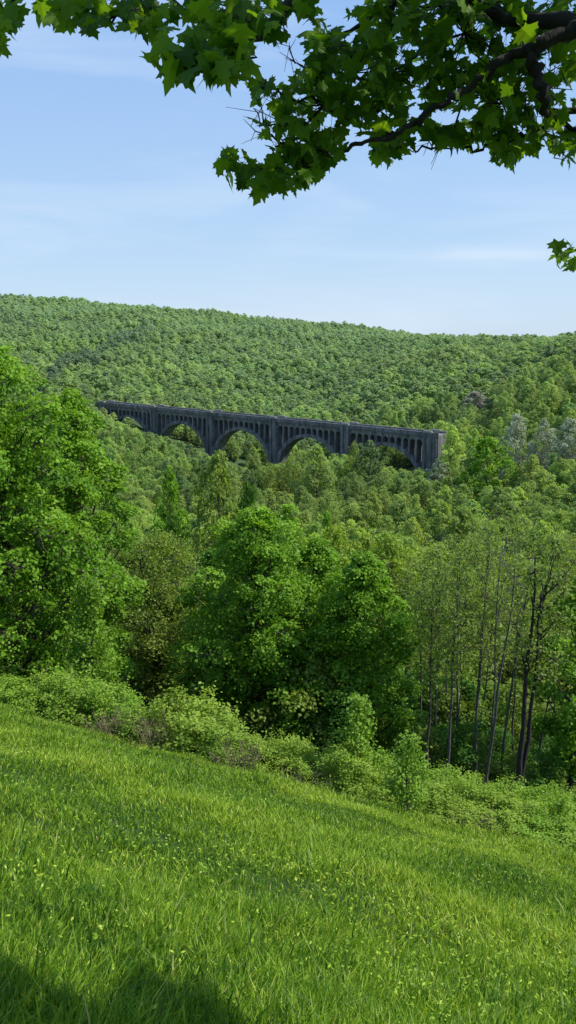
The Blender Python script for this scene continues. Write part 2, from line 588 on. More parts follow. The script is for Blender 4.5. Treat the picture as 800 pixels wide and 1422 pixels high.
def build_grass():
    r = np.random.default_rng(11)
    n1, n2, n3 = 270000, 110000, 50000
    y = np.concatenate([r.uniform(2.0, 29, n1), r.uniform(1.9, 6.5, n2), r.uniform(8, 29, n3)])
    t = r.uniform(-.62, .6, len(y))
    x = t * (y + .3)
    keep = y < edge_y(x) + 1.6
    x, y = x[keep], y[keep]
    # taller darker tussocks
    nc = 110
    cy = np.concatenate([r.uniform(2.3, 7, 60), r.uniform(5, 22, nc - 60)])
    cx = r.uniform(-.5, .48, nc) * cy
    cy[:8] = [2.95, 3.05, 3.0, 3.2, 2.9, 3.1, 3.3, 5.2]
    cx[:8] = [-.62, -.4, -.25, -.75, -.1, -.95, -.55, .05]
    per = 85
    rad = (.07 + .012 * cy)
    tx = np.repeat(cx, per) + r.normal(0, 1, nc * per) * np.repeat(rad, per)
    ty = np.repeat(cy, per) + r.normal(0, 1, nc * per) * np.repeat(rad, per)
    tuss = np.concatenate([np.zeros(len(x), bool), np.ones(nc * per, bool)])
    x, y = np.concatenate([x, tx]), np.concatenate([y, ty])
    n = len(x)
    clump = noise2(x, y, 1.7) * .5 + noise2(x, y, 4.1) * .5
    big = noise2(x + 3, y, .55)
    z = height(x, y)
    h = (.094 + .038 * clump + .03 * big) * r.uniform(.55, 1.45, n)
    tall = r.random(n) < .035 + .05 * (clump > .45)
    h[tall] *= r.uniform(1.3, 2.0, tall.sum())
    h[tuss] *= r.uniform(1.5, 2.4, tuss.sum())
    near_edge = np.clip((y - edge_y(x) + 2.2) / 2.5, 0, 1)
    h *= 1 + .7 * near_edge
    w = (.0026 + .00038 * y) * r.uniform(.7, 1.5, n)
    a = r.uniform(0, 6.283, n)
    side = np.stack([np.cos(a), np.sin(a), np.zeros(n)], 1)
    la = r.normal(.6, 1.5, n)
    lean = np.stack([np.cos(la), np.sin(la), np.zeros(n)], 1) * (h * r.uniform(.12, .95, n))[:, None]
    base = np.stack([x, y, z - .02], 1)
    up = np.zeros((n, 3))
    up[:, 2] = h
    p0, p1 = base - side * w[:, None], base + side * w[:, None]
    m = base + up * .58 + lean * .33
    p2, p3 = m + side * w[:, None] * .85, m - side * w[:, None] * .85
    tip = base + up * r.uniform(.85, 1, n)[:, None] + lean
    v = np.stack([p0, p1, p2, p3, tip], 1).reshape(-1, 3)
    k = np.arange(n) * 5
    q = np.stack([k, k + 1, k + 2, k + 3], 1)
    tr = np.stack([k + 3, k + 2, k + 4], 1)
    val = .42 + .20 * noise2(x, y, .8) + .16 * clump + r.normal(0, .19, n) - .12 * (tall)
    dry = r.random(n) < .035 + .07 * near_edge
    val[tuss] -= .22
    val = np.clip(val + .10 * noise2(x, y, .35), 0, .9)
    val[dry] = r.uniform(.85, 1, dry.sum())
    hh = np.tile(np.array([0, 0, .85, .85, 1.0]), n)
    # low broad leaves (clover, plantain) between the blades
    nb = 9000
    yb = np.concatenate([r.uniform(2.0, 9, nb // 2), r.uniform(5, 27, nb - nb // 2)])
    xb = r.uniform(-.6, .58, nb) * yb
    kb = (yb < edge_y(xb)) & (noise2(xb, yb, 1.1) + .7 * noise2(xb, yb, 2.9) + r.normal(0, .5, nb) > .1)
    xb, yb = xb[kb], yb[kb]
    nb = len(xb)
    c = np.stack([xb, yb, height(xb, yb) + r.uniform(.07, .19, nb)], 1)
    nr = unit(np.array([0, -.35, 1.0]) + r.normal(0, .38, (nb, 3)))
    tp = rdir(nb, r)
    tp = unit(tp - nr * np.sum(tp * nr, 1, keepdims=True))
    sd = np.cross(nr, tp)
    L = (r.uniform(.008, .019, nb) * (1 + .035 * yb))[:, None]
    pb = np.stack([c - tp * L, c + sd * L * .45, c + tp * L, c - sd * L * .45], 1).reshape(-1, 3)
    qb = np.arange(nb * 4).reshape(nb, 4) + len(v)
    allv = np.concatenate([v, pb])
    vb = r.uniform(.3, .82, nb)
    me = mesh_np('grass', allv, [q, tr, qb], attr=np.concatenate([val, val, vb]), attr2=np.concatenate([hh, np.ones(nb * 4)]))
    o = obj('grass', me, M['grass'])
    tag(o, kind='stuff')


build_grass()


# ------------------------------------------------------------------ viaduct
P0 = at(219, 564, 698)
P4 = at(600, 599, 539)
AX = P4[:2] - P0[:2]
LEN4 = float(np.linalg.norm(AX))
SPAN = LEN4 / 4
UX = AX / LEN4
NX = np.array([UX[1], -UX[0]])
if NX[1] > 0:
    NX = -NX                                   # w > 0 towards the viewer
GRADE = (P4[2] - P0[2]) / LEN4


def build_viaduct():
    root = empty('railway_viaduct', (P0[0], P0[1], P0[2]))
    tag(root, 'long grey concrete arched railway viaduct standing across the wooded valley', 'viaduct')

    def T(s, w, z):
        return (UX[0] * s + NX[0] * w, UX[1] * s + NX[1] * w, z + GRADE * s)

    def box(mb, s0, s1, w0, w1, z0, z1):
        mb.prism([(s0, z0), (s1, z0), (s1, z1), (s0, z1)], w0, w1, T)

    S0, S1 = -SPAN * 1.0 - 7, SPAN * 4 + 7.6
    d = MB(); box(d, S0, S1, -5.0, 5.0, -3.2, -1.9)
    dk = obj('deck', d.mesh('deck'), M['concrete'], root)
    b = MB(); box(b, S0, S1, -4.5, 4.5, -1.9, -1.3)
    obj('ballast_bed', b.mesh('ballast_bed'), M['ballast'], dk)
    for sgn in (1, -1):
        c = MB(); box(c, S0 - .1, S1 + .1, sgn * 4.8, sgn * 5.75, -2.35, -1.75)
        obj('cornice', c.mesh('cornice'), M['concrete'], dk)
        p = MB(); box(p, S0, S1, sgn * 4.7, sgn * 5.25, -1.9, -.28)
        pp = obj('parapet', p.mesh('parapet'), M['concrete'], root)
        c = MB(); box(c, S0 - .1, S1 + .1, sgn * 4.6, sgn * 5.4, -.28, 0)
        obj('coping', c.mesh('coping'), M['concrete_light'], pp)
    PW = 3.7
    half = SPAN / 2 - PW
    R1 = half
    zc = -11.4 - R1
    for k in range(-1, 4):
        sc = SPAN * (k + .5)
        a = MB()
        ths = np.linspace(math.pi, 0, 41)
        R2 = R1 + 2.3
        for i in range(40):
            t0, t1 = ths[i], ths[i + 1]
            e0 = 1 + .035 * abs(math.cos(t0)); e1 = 1 + .035 * abs(math.cos(t1))
            a.prism([(sc + R1 * math.cos(t0), zc + R1 * math.sin(t0)), (sc + R1 * math.cos(t1), zc + R1 * math.sin(t1)),
                     (sc + R2 * e1 * math.cos(t1), zc + R2 * math.sin(t1)), (sc + R2 * e0 * math.cos(t0), zc + R2 * math.sin(t0))], -4.9, 4.9, T)
        for sgn in (-1, 1):       # springing down to the ground
            x0, x1 = sorted((sc + sgn * R1, sc + sgn * (R1 + 2.5)))
            box(a, x0, x1, -4.9, 4.9, zc - 60, zc)
        arch = obj('arch', a.mesh('arch'), M['concrete'], root)
        # arcade: a row of narrow round-headed openings over the arch
        nb = 11
        bw = 2 * half / nb
        rr = bw * .36
        ar = MB()
        for q in range(nb):
            x0 = sc - half + q * bw
            xc = x0 + bw / 2
            arcp = [(xc + rr * math.cos(t), -7.0 + rr * math.sin(t)) for t in np.linspace(math.pi, 0, 13)]
            left = [(x0, -3.2), (x0, -7.0), (xc - rr, -7.0)]
            for i in range(12):
                p, pn = arcp[i], arcp[i + 1]
                ar.prism([(p[0], p[1]), (pn[0], pn[1]), (pn[0], -3.2), (p[0], -3.2)], -4.4, 4.4, T)
            ar.prism([(x0, -7.0), (xc - rr, -7.0), (xc - rr, -3.2), (x0, -3.2)], -4.4, 4.4, T)
            ar.prism([(xc + rr, -7.0), (x0 + bw, -7.0), (x0 + bw, -3.2), (xc + rr, -3.2)], -4.4, 4.4, T)
        obj('arcade', ar.mesh('arcade'), M['concrete'], arch)
        for q in range(1, nb):
            x = sc - half + q * bw
            hw = bw / 2 - rr
            zz = zc + math.sqrt(max(0, R2 * R2 - (abs(x - sc) + hw) ** 2)) - .6
            if zz > -7.2:
                continue
            w = MB(); box(w, x - hw, x + hw, -4.4, 4.4, zz, -7.0)
            obj('spandrel_column', w.mesh('spandrel_column'), M['concrete'], arch)
    for k in range(-1, 5):
        s = SPAN * k
        p = MB(); box(p, s - PW, s + PW, -5.2, 5.2, -100, -3.0)
        box(p, s - PW - .5, s + PW + .5, -5.7, 5.7, -100, -44)
        pier = obj('pier', p.mesh('pier'), M['concrete'], root)
        for sgn in (-1, 1):
            for ps in (-1, 1):
                q = MB(); box(q, s + ps * 2.1 - .95, s + ps * 2.1 + .95, sgn * 5.15, sgn * 5.95, -100, -.6)
                obj('pilaster', q.mesh('pilaster'), M['concrete'], pier)
            c = MB(); box(c, s - 3.3, s + 3.3, sgn * 4.4, sgn * 6.15, -.6, .35)
            box(c, s - 2.9, s + 2.9, sgn * 4.5, sgn * 6.0, .35, .8)
            obj('pier_cap', c.mesh('pier_cap'), M['concrete_light'], pier)
    a = MB(); box(a, SPAN * 4 + PW, S1, -5.05, 5.05, -60, -3.2)
    a2 = MB(); box(a2, S0, -SPAN - PW, -5.05, 5.05, -60, -3.2)
    obj('abutment', a2.mesh('abutment'), M['concrete'], root)
    ab = obj('abutment', a.mesh('abutment'), M['concrete'], root)
    for sgn in (-1, 1):
        for x in (6.0,):
            q = MB(); box(q, SPAN * 4 + x - .9, SPAN * 4 + x + .9, sgn * 5.04, sgn * 5.9, -60, .4)
            obj('pilaster', q.mesh('pilaster'), M['concrete'], ab)


build_viaduct()


def bridge_sw(x, y):
    dx, dy = x - P0[0], y - P0[1]
    return dx * UX[0] + dy * UX[1], dx * NX[0] + dy * NX[1]


# ------------------------------------------------------------------ near trees at the meadow's edge
def near(name, px, D, top, wpx, mat, bark, label, seed, base_dx=0, cat='tree', group=None, **kw):
    x = at(px, 900, D)[0]
    z = H1(x, D)
    zt = at(px, top, D)[2]
    H = zt - z
    R = wpx / 2 / F * D * 1.03
    meshes = gen_tree(seed, H, R, **kw)
    return plant(name, meshes, (M[bark], M[mat]), (x, D, z - .1), label, cat, group, parts=('trunk', 'crown'))


BIG = dict(lrf=(.21, .34), flat=.7, nj=.5, rag=.22, squash=.7, kind='dome')
near('maple_tree', 5, 35, 474, 330, 'maple', 'bark', 'tallest bright green maple filling the upper left above the meadow edge', 101,
     cb=.03, lobes=120, sprays=28, leaves=30, ls=.15, spray_r=.40, **BIG)
near('maple_tree', 118, 38, 540, 160, 'maple', 'bark', 'bright green maple leaning against the right flank of the tallest maple', 102,
     cb=.03, lobes=80, sprays=22, leaves=32, ls=.15, spray_r=.36, **BIG)
near('maple_tree', -95, 33, 540, 190, 'maple', 'bark', 'lush green maple cut by the left edge of the photo', 103,
     cb=.05, lobes=60, sprays=22, leaves=28, ls=.16, spray_r=.38, **BIG)
near('young_maple_tree', 128, 31, 800, 120, 'sapling', 'bark', 'small drooping light green tree in front of the left maples', 104,
     cb=.1, lobes=26, sprays=16, leaves=24, ls=.13, spray_r=.34, kind='cone', squash=.5, lrf=(.2, .32), nj=.5)
near('maple_tree', 358, 38, 702, 240, 'maple', 'bark', 'broad dense green maple in the middle behind the bushes', 105,
     cb=.05, lobes=100, sprays=24, leaves=32, ls=.145, spray_r=.36, **BIG)
near('maple_tree', 503, 36.5, 765, 150, 'maple', 'dark_bark', 'narrower bright green maple just right of the broad middle maple', 106,
     cb=.08, lobes=70, sprays=22, leaves=30, ls=.145, spray_r=.33, **BIG)
near('maple_tree', 440, 40, 745, 150, 'maple', 'bark', 'lower green maple filling the gap between the broad maple and the narrow maple', 113,
     cb=.05, lobes=64, sprays=22, leaves=28, ls=.15, spray_r=.36, **BIG)
near('broadleaf_tree', 225, 43, 738, 165, 'olive', 'bark', 'thin leaved olive green tree between the left maples and the middle maple', 107,
     cb=.2, lobes=46, sprays=26, leaves=17, ls=.125, spray_r=.5, limbs_vis=.5, stems=2, lrf=(.2, .34), nj=.6)
near('broadleaf_tree', 296, 45, 760, 110, 'deep', 'bark', 'shaded dark green tree behind the left side of the broad middle maple', 108,
     cb=.1, lobes=40, sprays=20, leaves=26, ls=.16, spray_r=.38, **BIG)
near('broadleaf_tree', 462, 62, 728, 135, 'yellow', 'bark', 'rounded yellow-green tree showing above and behind the middle maples', 109,
     cb=.12, lobes=44, sprays=22, leaves=16, ls=.19, spray_r=.5, lrf=(.2, .32), rag=.26)
near('broadleaf_tree', 540, 58, 742, 125, 'yellow', 'bark', 'yellow-green tree above the narrow maple, left of the thin trunks', 110,
     cb=.12, lobes=42, sprays=22, leaves=15, ls=.18, spray_r=.5, lrf=(.2, .32), rag=.26)
near('broadleaf_tree', 400, 75, 696, 110, 'maple', 'bark', 'dark topped maple with layered leaf tiers peeking over the middle maple', 111,
     cb=.1, lobes=44, sprays=20, leaves=26, ls=.2, spray_r=.45, squash=.5, lrf=(.18, .3), rag=.25, kind='dome')
near('maple_tree', 800, 34, 782, 135, 'maple', 'dark_bark', 'bright green leafy tree cut by the right edge of the photo', 112,
     cb=.2, lobes=40, sprays=18, leaves=24, ls=.15, lean=(.4, 0), spray_r=.36, lrf=(.2, .32), rag=.26)
# tall thin trees on the right, small young leaves and trunks in view
thin_specs = [
    # px base, D, top py, width, stems, lean, bark, leaves, label
    (585, 38, 762, 80, 1, (.3, 0), 'bark', 8, 'slim brown-trunked tree first right of the narrow maple'),
    (612, 35, 752, 70, 1, (-.2, .3), 'grey_bark', 6, 'slim grey tree with thin leaves, second right of the narrow maple'),
    (640, 33.5, 742, 85, 2, (.2, 0), 'bark', 6, 'twin-stemmed slender tree with sparse leaves left of the tallest bare trunks'),
    (657, 36, 712, 75, 1, (.4, .2), 'bark', 5, 'straight slender tree with sparse olive leaves'),
    (683, 31.5, 694, 110, 2, (.5, .2), 'grey_bark', 5, 'tallest pale grey double trunk with nearly bare fan of twigs'),
    (703, 35, 716, 85, 1, (.5, 0), 'grey_bark', 5, 'pale straight thin trunk close right of the tallest double trunk'),
    (731, 29.5, 745, 120, 2, (1.0, .3), 'dark_bark', 7, 'dark thick trunk leaning right at the meadow edge'),
    (752, 37, 735, 90, 1, (.9, 0), 'bark', 7, 'slim tree leaning right behind the dark leaning trunk'),
    (625, 42, 738, 80, 1, (0, 0), 'grey_bark', 7, 'thin sparse tree deeper in the shade behind the twin-stemmed tree'),
    (570, 44, 770, 80, 1, (0, 0), 'bark', 9, 'thin shaded tree behind the narrow maple\'s right side'),
    (670, 44, 722, 90, 1, (.2, 0), 'bark', 7, 'thin leafy tree deeper in the wood behind the tallest double trunk'),
    (722, 43, 730, 90, 1, (-.3, 0), 'bark', 8, 'thin leafy tree deeper in the wood behind the dark leaning trunk'),
    (775, 45, 742, 90, 1, (.2, 0), 'bark', 9, 'thin leafy tree behind the right edge maple'),
    (599, 32.5, 775, 60, 1, (.1, 0), 'bark', 6, 'slim straight stem between the first two slim trees right of the narrow maple'),
    (628, 31.5, 765, 60, 1, (.1, 0), 'grey_bark', 5, 'thin straight grey stem just left of the twin-stemmed slender tree'),
    (668, 33, 728, 70, 1, (.15, 0), 'grey_bark', 5, 'thin pale stem just left of the tallest double trunk'),
]
for i, (px, D, top, w, st, le, bk, lv, lab) in enumerate(thin_specs):
    near('slender_tree', px, D, top, w, 'olive', bk, lab, 200 + i, group='slender trees on the right', cb=.5, lobes=22,
         sprays=20, leaves=max(3, int(lv * .75)), ls=.115, spray_r=.5, limbs_vis=.75, stems=st, lean=le, trunk_r=.075 if bk != 'dark_bark' else .14, kind='vase', rag=.3)

# sapling with tiered branches in the grass edge
near('sapling_tree', 574, 21.2, 1015, 95, 'sapling', 'bark', 'small sapling with tiered light green branches at the meadow edge', 301,
     cb=.3, lobes=14, sprays=14, leaves=16, ls=.085, spray_r=.26, kind='cone', squash=.4, trunk_r=.04)
near('sapling_tree', 500, 24, 960, 95, 'sapling', 'bark', 'taller layered green sapling under the narrow maple', 302,
     cb=.12, lobes=16, sprays=18, leaves=16, ls=.1, spray_r=.3, kind='cone', squash=.4, trunk_r=.045)

# ------------------------------------------------------------------ bushes
def gen_bush(seed):
    """arching leafy canes in a unit-high bush about .55 in radius"""
    r = np.random.default_rng(seed)
    mb = MB()
    C, D, V = [], [], []
    for q in range(95):
        a = r.uniform(0, 6.28)
        r0, r1 = .22 * math.sqrt(r.random()), .62 * math.sqrt(r.random()) * r.uniform(.7, 1.15)
        h = (1.08 - .75 * (r1 / .6) ** 2) * r.uniform(.55, 1.05)
        h = max(h, .16)
        p0 = np.array([math.cos(a) * r0, math.sin(a) * r0, -.03])
        p2 = np.array([math.cos(a) * r1, math.sin(a) * r1, h * r.uniform(.72, 1.0)])
        p1 = np.array([math.cos(a) * (r0 * .6 + r1 * .4), math.sin(a) * (r0 * .6 + r1 * .4), h * 1.05])
        t = np.linspace(0, 1, 6)[:, None]
        cv = p0 * (1 - t) ** 2 + 2 * p1 * t * (1 - t) + p2 * t * t + r.normal(0, .012, (6, 3))
        mb.tube(cv, np.linspace(.006, .0015, 6), 3)
        m = int(r.uniform(50, 120))
        tt = r.uniform(.25, 1, m) ** .8
        pt = np.stack([np.interp(tt, t[:, 0], cv[:, k]) for k in range(3)], 1)
        C.append(pt + r.normal(0, 1, (m, 3)) * .042)
        D.append(np.tile([math.cos(a) * .5, math.sin(a) * .5, .75], (m, 1)))
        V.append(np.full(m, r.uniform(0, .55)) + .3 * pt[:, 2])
    C, D, V = np.concatenate(C), np.concatenate(D), np.concatenate(V)
    C[:, 2] = np.maximum(C[:, 2], .02)
    n = len(C)
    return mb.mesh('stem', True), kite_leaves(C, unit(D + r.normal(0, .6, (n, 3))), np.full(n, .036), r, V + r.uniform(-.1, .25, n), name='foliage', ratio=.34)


bush_meshes = [gen_bush(400 + i) for i in range(6)]
BUSH = [
    # px, offset behind the edge, top py, width px, label
    (12, 1.2, 945, 95, 'pale green bush under the tallest maple, at the left edge of the photo'),
    (62, 1.6, 938, 95, 'ragged light bush under the tallest maple, second from the left edge'),
    (108, 2.2, 922, 110, 'tall fresh green bush standing below the drooping young maple'),
    (155, 2.0, 948, 95, 'light green bush between the young maple and the big round bush'),
    (192, .9, 985, 80, 'low yellowish bush beside the dry brown stems, left of the big round bush'),
    (262, 1.5, 950, 130, 'biggest round light green bush on the meadow edge'),
    (312, 1.0, 1000, 95, 'greyish green bush leaning on the right side of the big round bush'),
    (355, 1.3, 1022, 80, 'low bush in front of the shaded foot of the middle maple'),
    (398, 1.4, 1012, 85, 'bright bush under the right half of the middle maple'),
    (438, .9, 1045, 80, 'pale grey-green bush in the shade line under the narrow maple'),
    (482, 1.2, 1030, 90, 'yellow-green bush left of the tiered sapling'),
    (528, .7, 1068, 80, 'low pale bush just left of the tiered sapling'),
    (606, 1.2, 1085, 90, 'dark green bush just right of the tiered sapling'),
    (648, 1.6, 1075, 80, 'fresh green bush at the foot of the twin-stemmed tree'),
    (640, .5, 1118, 85, 'low yellow bush in front of the fresh green bush by the thin trunks'),
    (690, 1.0, 1102, 105, 'wide light bush in front of the tallest double trunk'),
    (738, .6, 1140, 95, 'pale spreading bush below the dark leaning trunk'),
    (775, 1.5, 1098, 95, 'glossy leafy bush right of the dark leaning trunk'),
    (800, .5, 1150, 100, 'light bush cut by the right edge of the photo'),
    (-45, 1.5, 930, 110, 'bush beyond the left edge of the photo'),
    (850, 1.2, 1130, 120, 'bush beyond the right edge of the photo'),
    (585, 3.2, 1062, 90, 'dark leafy bush in the shade behind the low yellow bush'),
    (628, 3.8, 1066, 90, 'shaded bush between the feet of the slim trunks'),
    (668, 3.4, 1082, 90, 'shaded bush left of the tallest double trunk\'s foot'),
    (708, 3.6, 1085, 95, 'shaded bush between the tallest double trunk and the dark leaning trunk'),
    (752, 3.4, 1092, 95, 'shaded bush just right of the dark leaning trunk\'s foot'),
    (795, 3.4, 1085, 100, 'shaded bush under the right edge maple'),
    (545, 2.6, 1050, 80, 'green bush behind the tiered sapling'),
    (722, 1.3, 1108, 90, 'bright bush touching the dark leaning trunk'),
    (700, .35, 1160, 70, 'small low bush in the grass under the wide light bush'),
]
rb = np.random.default_rng(77)


def edge_depth(px, off):
    y = 22.0
    for _ in range(20):
        y = float(edge_y(at(px, 1050, y)[0])) + off
    return y


bush_proto = {}
for i, (px, off, top, w, lab) in enumerate(BUSH):
    D = edge_depth(px, off)
    x = at(px, 1050, D)[0]
    z = H1(x, D)
    Hh = max(.7, at(px, top, D)[2] - z)
    W = w / 2 / F * D * 1.4 / .55
    v = i % 6
    rz = rb.uniform(0, 6.28)
    if v not in bush_proto:
        b = plant('bush', bush_meshes[v], (M['dry_twig'], M['bush']), (x, D, z - .05), lab, 'bush', 'bushes along the meadow edge', rz, (W, W, Hh), parts=('stem', 'foliage'))
        bush_proto[v] = b
    else:
        b = copy_tree(bush_proto[v], (x, D, z - .05), rz, (W, W, Hh))
        b['label'] = lab

# dry brown stems
for i, (px, top, w, lab) in enumerate([(157, 988, 60, 'dry brown bare stems in front of the light green bush'),
                                       (212, 995, 60, 'second clump of dry brown stems left of the big round bush'),
                                       (330, 1030, 70, 'grey dry twigs below the greyish green bush'),
                                       (655, 1135, 70, 'grey brown dry twigs below the thin trunks'),
                                       (425, 1070, 70, 'dry pale twigs below the narrow maple')]):
    D = edge_depth(px, .25)
    x = at(px, 1050, D)[0]
    z = H1(x, D)
    Hh = at(px, top, D)[2] - z
    r = np.random.default_rng(500 + i)
    mb = MB()
    W = w / 2 / F * D
    for k in range(46):
        a = r.uniform(0, 6.28)
        rad = W * math.sqrt(r.random())
        b0 = np.array([math.cos(a) * rad * .6, math.sin(a) * rad * .6, 0])
        e = np.array([math.cos(a) * rad * 1.4 + r.normal(0, .15), math.sin(a) * rad + r.normal(0, .15), Hh * r.uniform(.5, 1.05)])
        m = (b0 + e) / 2 + r.normal(0, .08, 3)
        mb.tube([b0, m, e], [.011, .008, .004], 3)
        for q in range(3):
            e2 = m + (e - m) * r.uniform(.2, .9) + r.normal(0, .16, 3)
            mb.tube([m + (e - m) * r.uniform(0, .6), e2], [.006, .003], 3)
    e = empty('dry_shrub', (x, D, z))
    tag(e, lab, 'shrub', 'dry stems along the meadow edge')
    obj('stem', mb.mesh('stem'), M['dry_twig'], e)

# ------------------------------------------------------------------ shaded young growth between the trunks
und_meshes = [gen_tree(450 + i, 4.2, 1.7, cb=.06, lobes=14, sprays=18, leaves=20, ls=.14, kind=['round', 'cone', 'vase'][i], spray_r=.4, trunk_r=.05,
                       limbs_vis=.3, rag=.3, sides=5) for i in range(3)]
und = {}
for i in range(58):
    px = 175 + (i * 0.618034 % 1) * 650 if i < 46 else 560 + (i - 46) * 20.0
    D = rb.uniform(33, 56) if px < 560 else rb.uniform(41, 60)
    if i >= 46: D = rb.uniform(32, 37)
    x = at(px, 1000, D)[0]
    if px < 430 and D < 41:
        D += 10
    k = i % 3
    f = rb.uniform(.65, 1.35) if i < 46 else rb.uniform(.5, .85)
    where = 'behind the thin trunks on the right' if px > 560 else 'in the shade behind the middle maples' if px > 300 else 'in the shade between the left maples and the middle maple'
    loc = (x, D, H1(x, D) - .1)
    if k not in und:
        u = plant('understory_shrub', und_meshes[k], (M['bark'], M['deep' if k else 'olive']), loc, 'x', 'shrub', 'x', rb.uniform(0, 6.28), (f, f, f), parts=('stem', 'foliage'))
        und[k] = u
    else:
        u = copy_tree(und[k], loc, rb.uniform(0, 6.28), (f, f, f))
    u['label'] = 'leafy young growth ' + where
    u['group'] = 'young growth ' + where

# ------------------------------------------------------------------ middle distance
CAPX = [-200, 0, 100, 150, 185, 215, 240, 265, 290, 320, 345, 400, 440, 470, 490, 520, 560, 600, 612, 624, 650, 700, 760, 830, 1000]
CAPY = [575, 575, 575, 580, 592, 602, 608, 616, 632, 642, 652, 640, 632, 622, 624, 642, 650, 648, 640, 592, 572, 560, 550, 545, 540]


def cap_py(px, D):
    c = np.interp(px, CAPX, CAPY)
    return c + (745 - c) * np.clip((430 - D) / 350, 0, 1) ** 1.15


mid_meshes = []
for i in range(9):
    kd = ['round', 'round', 'vase', 'round', 'round', 'cone', 'round', 'vase', 'round'][i]
    mid_meshes.append(gen_tree(600 + i, 14, 4.6, cb=.14, lobes=40, sprays=16, leaves=13, ls=.36 if i not in (2, 7) else .3, kind=kd, lrf=(.18, .34),
                               spray_r=.55, limbs_vis=.12 if i not in (2, 7) else .5, sides=5, rag=.28, nj=.4, flat=.7))
bare_meshes = []
for i in range(2):
    bare_meshes.append(gen_tree(700 + i, 14, 4.8, cb=.2, lobes=18, sprays=22, leaves=7, ls=.40, kind='round', spray_r=.8, limbs_vis=.9, sides=4, stems=2))

blockers = []                                 # (x, y, radius) of hand placed trees
MID = [
    # px, D, top py, width px, mesh, material, bark, name, label
    (235, 150, 648, 66, 0, 'maple', 'bark', 'rounded bright green tree standing alone in the valley below the left arches'),
    (302, 172, 628, 84, 3, 'olive', 'bark', 'large pale olive tree right of the lone bright green tree'),
    (343, 150, 668, 50, 1, 'deep', 'bark', 'small dark green tree at the lower right of the large pale olive tree'),
    (240, 122, 712, 66, 4, 'deep', 'bark', 'low bluish green tree in front of the lone bright green tree'),
    (312, 118, 716, 74, 6, 'yellow', 'bark', 'yellowish tree in front of the large pale olive tree'),
    (455, 120, 706, 56, 5, 'maple', 'bark', 'pointed bright green tree between the middle maple and the viaduct'),
    (715, 432, 574, 52, 4, 'blossom', 'pale_twig', 'whitish blossoming tree right of the viaduct, largest of the pale ones'),
    (752, 425, 581, 40, 0, 'blossom', 'pale_twig', 'small whitish tree beside the largest pale blossoming tree'),
    (788, 405, 580, 58, 6, 'blossom', 'pale_twig', 'pale greyish tree near the right edge of the photo'),
    (609, 472, 640, 34, 3, 'blossom', 'pale_twig', 'grey-white tree at the foot of the right end of the viaduct'),
    (656, 690, 543, 44, 8, 'mauve', 'pale_twig', 'mauve grey thinly leafed tree on the hillside above the viaduct\'s right end'),
    (404, 480, 634, 44, 'b1', 'olive', 'dry_twig', 'brownish bare tree in front of the viaduct\'s middle pier'),
    (375, 470, 642, 40, 'b0', 'olive', 'dry_twig', 'brownish bare tree left of the viaduct\'s middle pier'),
    (492, 470, 612, 30, 'b1', 'olive', 'dry_twig', 'tall dark bare tree in front of the viaduct pier left of the last arch'),
    (678, 800, 518, 27, 4, 'deep', 'bark', 'very dark round tree standing out on the hillside right of the viaduct'),
    (676, 400, 606, 72, 8, 'maple', 'bark', 'rounded fresh green tree in the dip right of the viaduct'),
    (440, 400, 618, 62, 6, 'forest', 'bark', 'green tree hiding the foot of the viaduct\'s third arch'),
    (512, 455, 612, 52, 3, 'forest', 'bark', 'green tree covering the left foot of the viaduct\'s last arch'),
    (626, 478, 590, 46, 4, 'forest', 'bark', 'green tree hiding the viaduct\'s right end'),
]
for i, (px, D, top, w, ms, mt, bk, lab) in enumerate(MID):
    x = at(px, 650, D)[0]
    z = H1(x, D)
    zt = at(px, top, D)[2]
    Hh = max(zt - z, 6)
    R = w / 2 / F * D
    me = bare_meshes[int(ms[1])] if isinstance(ms, str) else mid_meshes[ms]
    tm, cm = me
    if mt != 'forest':
        tm, cm = tm.copy(), cm.copy()
    br = 4.8 if isinstance(ms, str) else 4.6
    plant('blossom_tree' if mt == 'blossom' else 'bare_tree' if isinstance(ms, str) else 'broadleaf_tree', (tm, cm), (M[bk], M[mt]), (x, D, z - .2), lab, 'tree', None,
          float(rb.uniform(0, 6.28)), (R / br, R / br, Hh / 14))
    blockers.append((x, D, R, top))

# scatter of the woods
rs = np.random.default_rng(21)


def scatter(y0, y1, sp, tmax):
    pts = []
    y = y0
    while y < y1:
        half = tmax * y + 6
        xs = np.arange(-half, half, sp)
        pts.append(np.stack([xs + rs.uniform(-.62, .62, len(xs)) * sp, y + rs.uniform(-.62, .62, len(xs)) * sp], 1))
        y += sp * .9
    return np.concatenate(pts)


pm = scatter(47, 700, 9.4, .52)
x, y = pm[:, 0], pm[:, 1]
z = height(x, y)
Ht = rs.uniform(9, 21, len(x)) + (rs.random(len(x)) < .22) * rs.uniform(2, 7, len(x))
Rt = (Ht * .7 + 4) * rs.uniform(.26, .42, len(x))
s_, w_ = bridge_sw(x, y)
ok = ~((np.abs(w_) < 9 + Rt) & (s_ > -SPAN * 1.6) & (s_ < SPAN * 4.6))
px, py = proj(np.stack([x, y, z + Ht], 1))
front = w_ > 0
lim = np.where(front | (s_ > SPAN * 4.25), cap_py(px, y), -999)
lim = np.where((s_ > SPAN * 4.25) & ~front, 440, lim)
a_, b_ = ray(400, 0), None
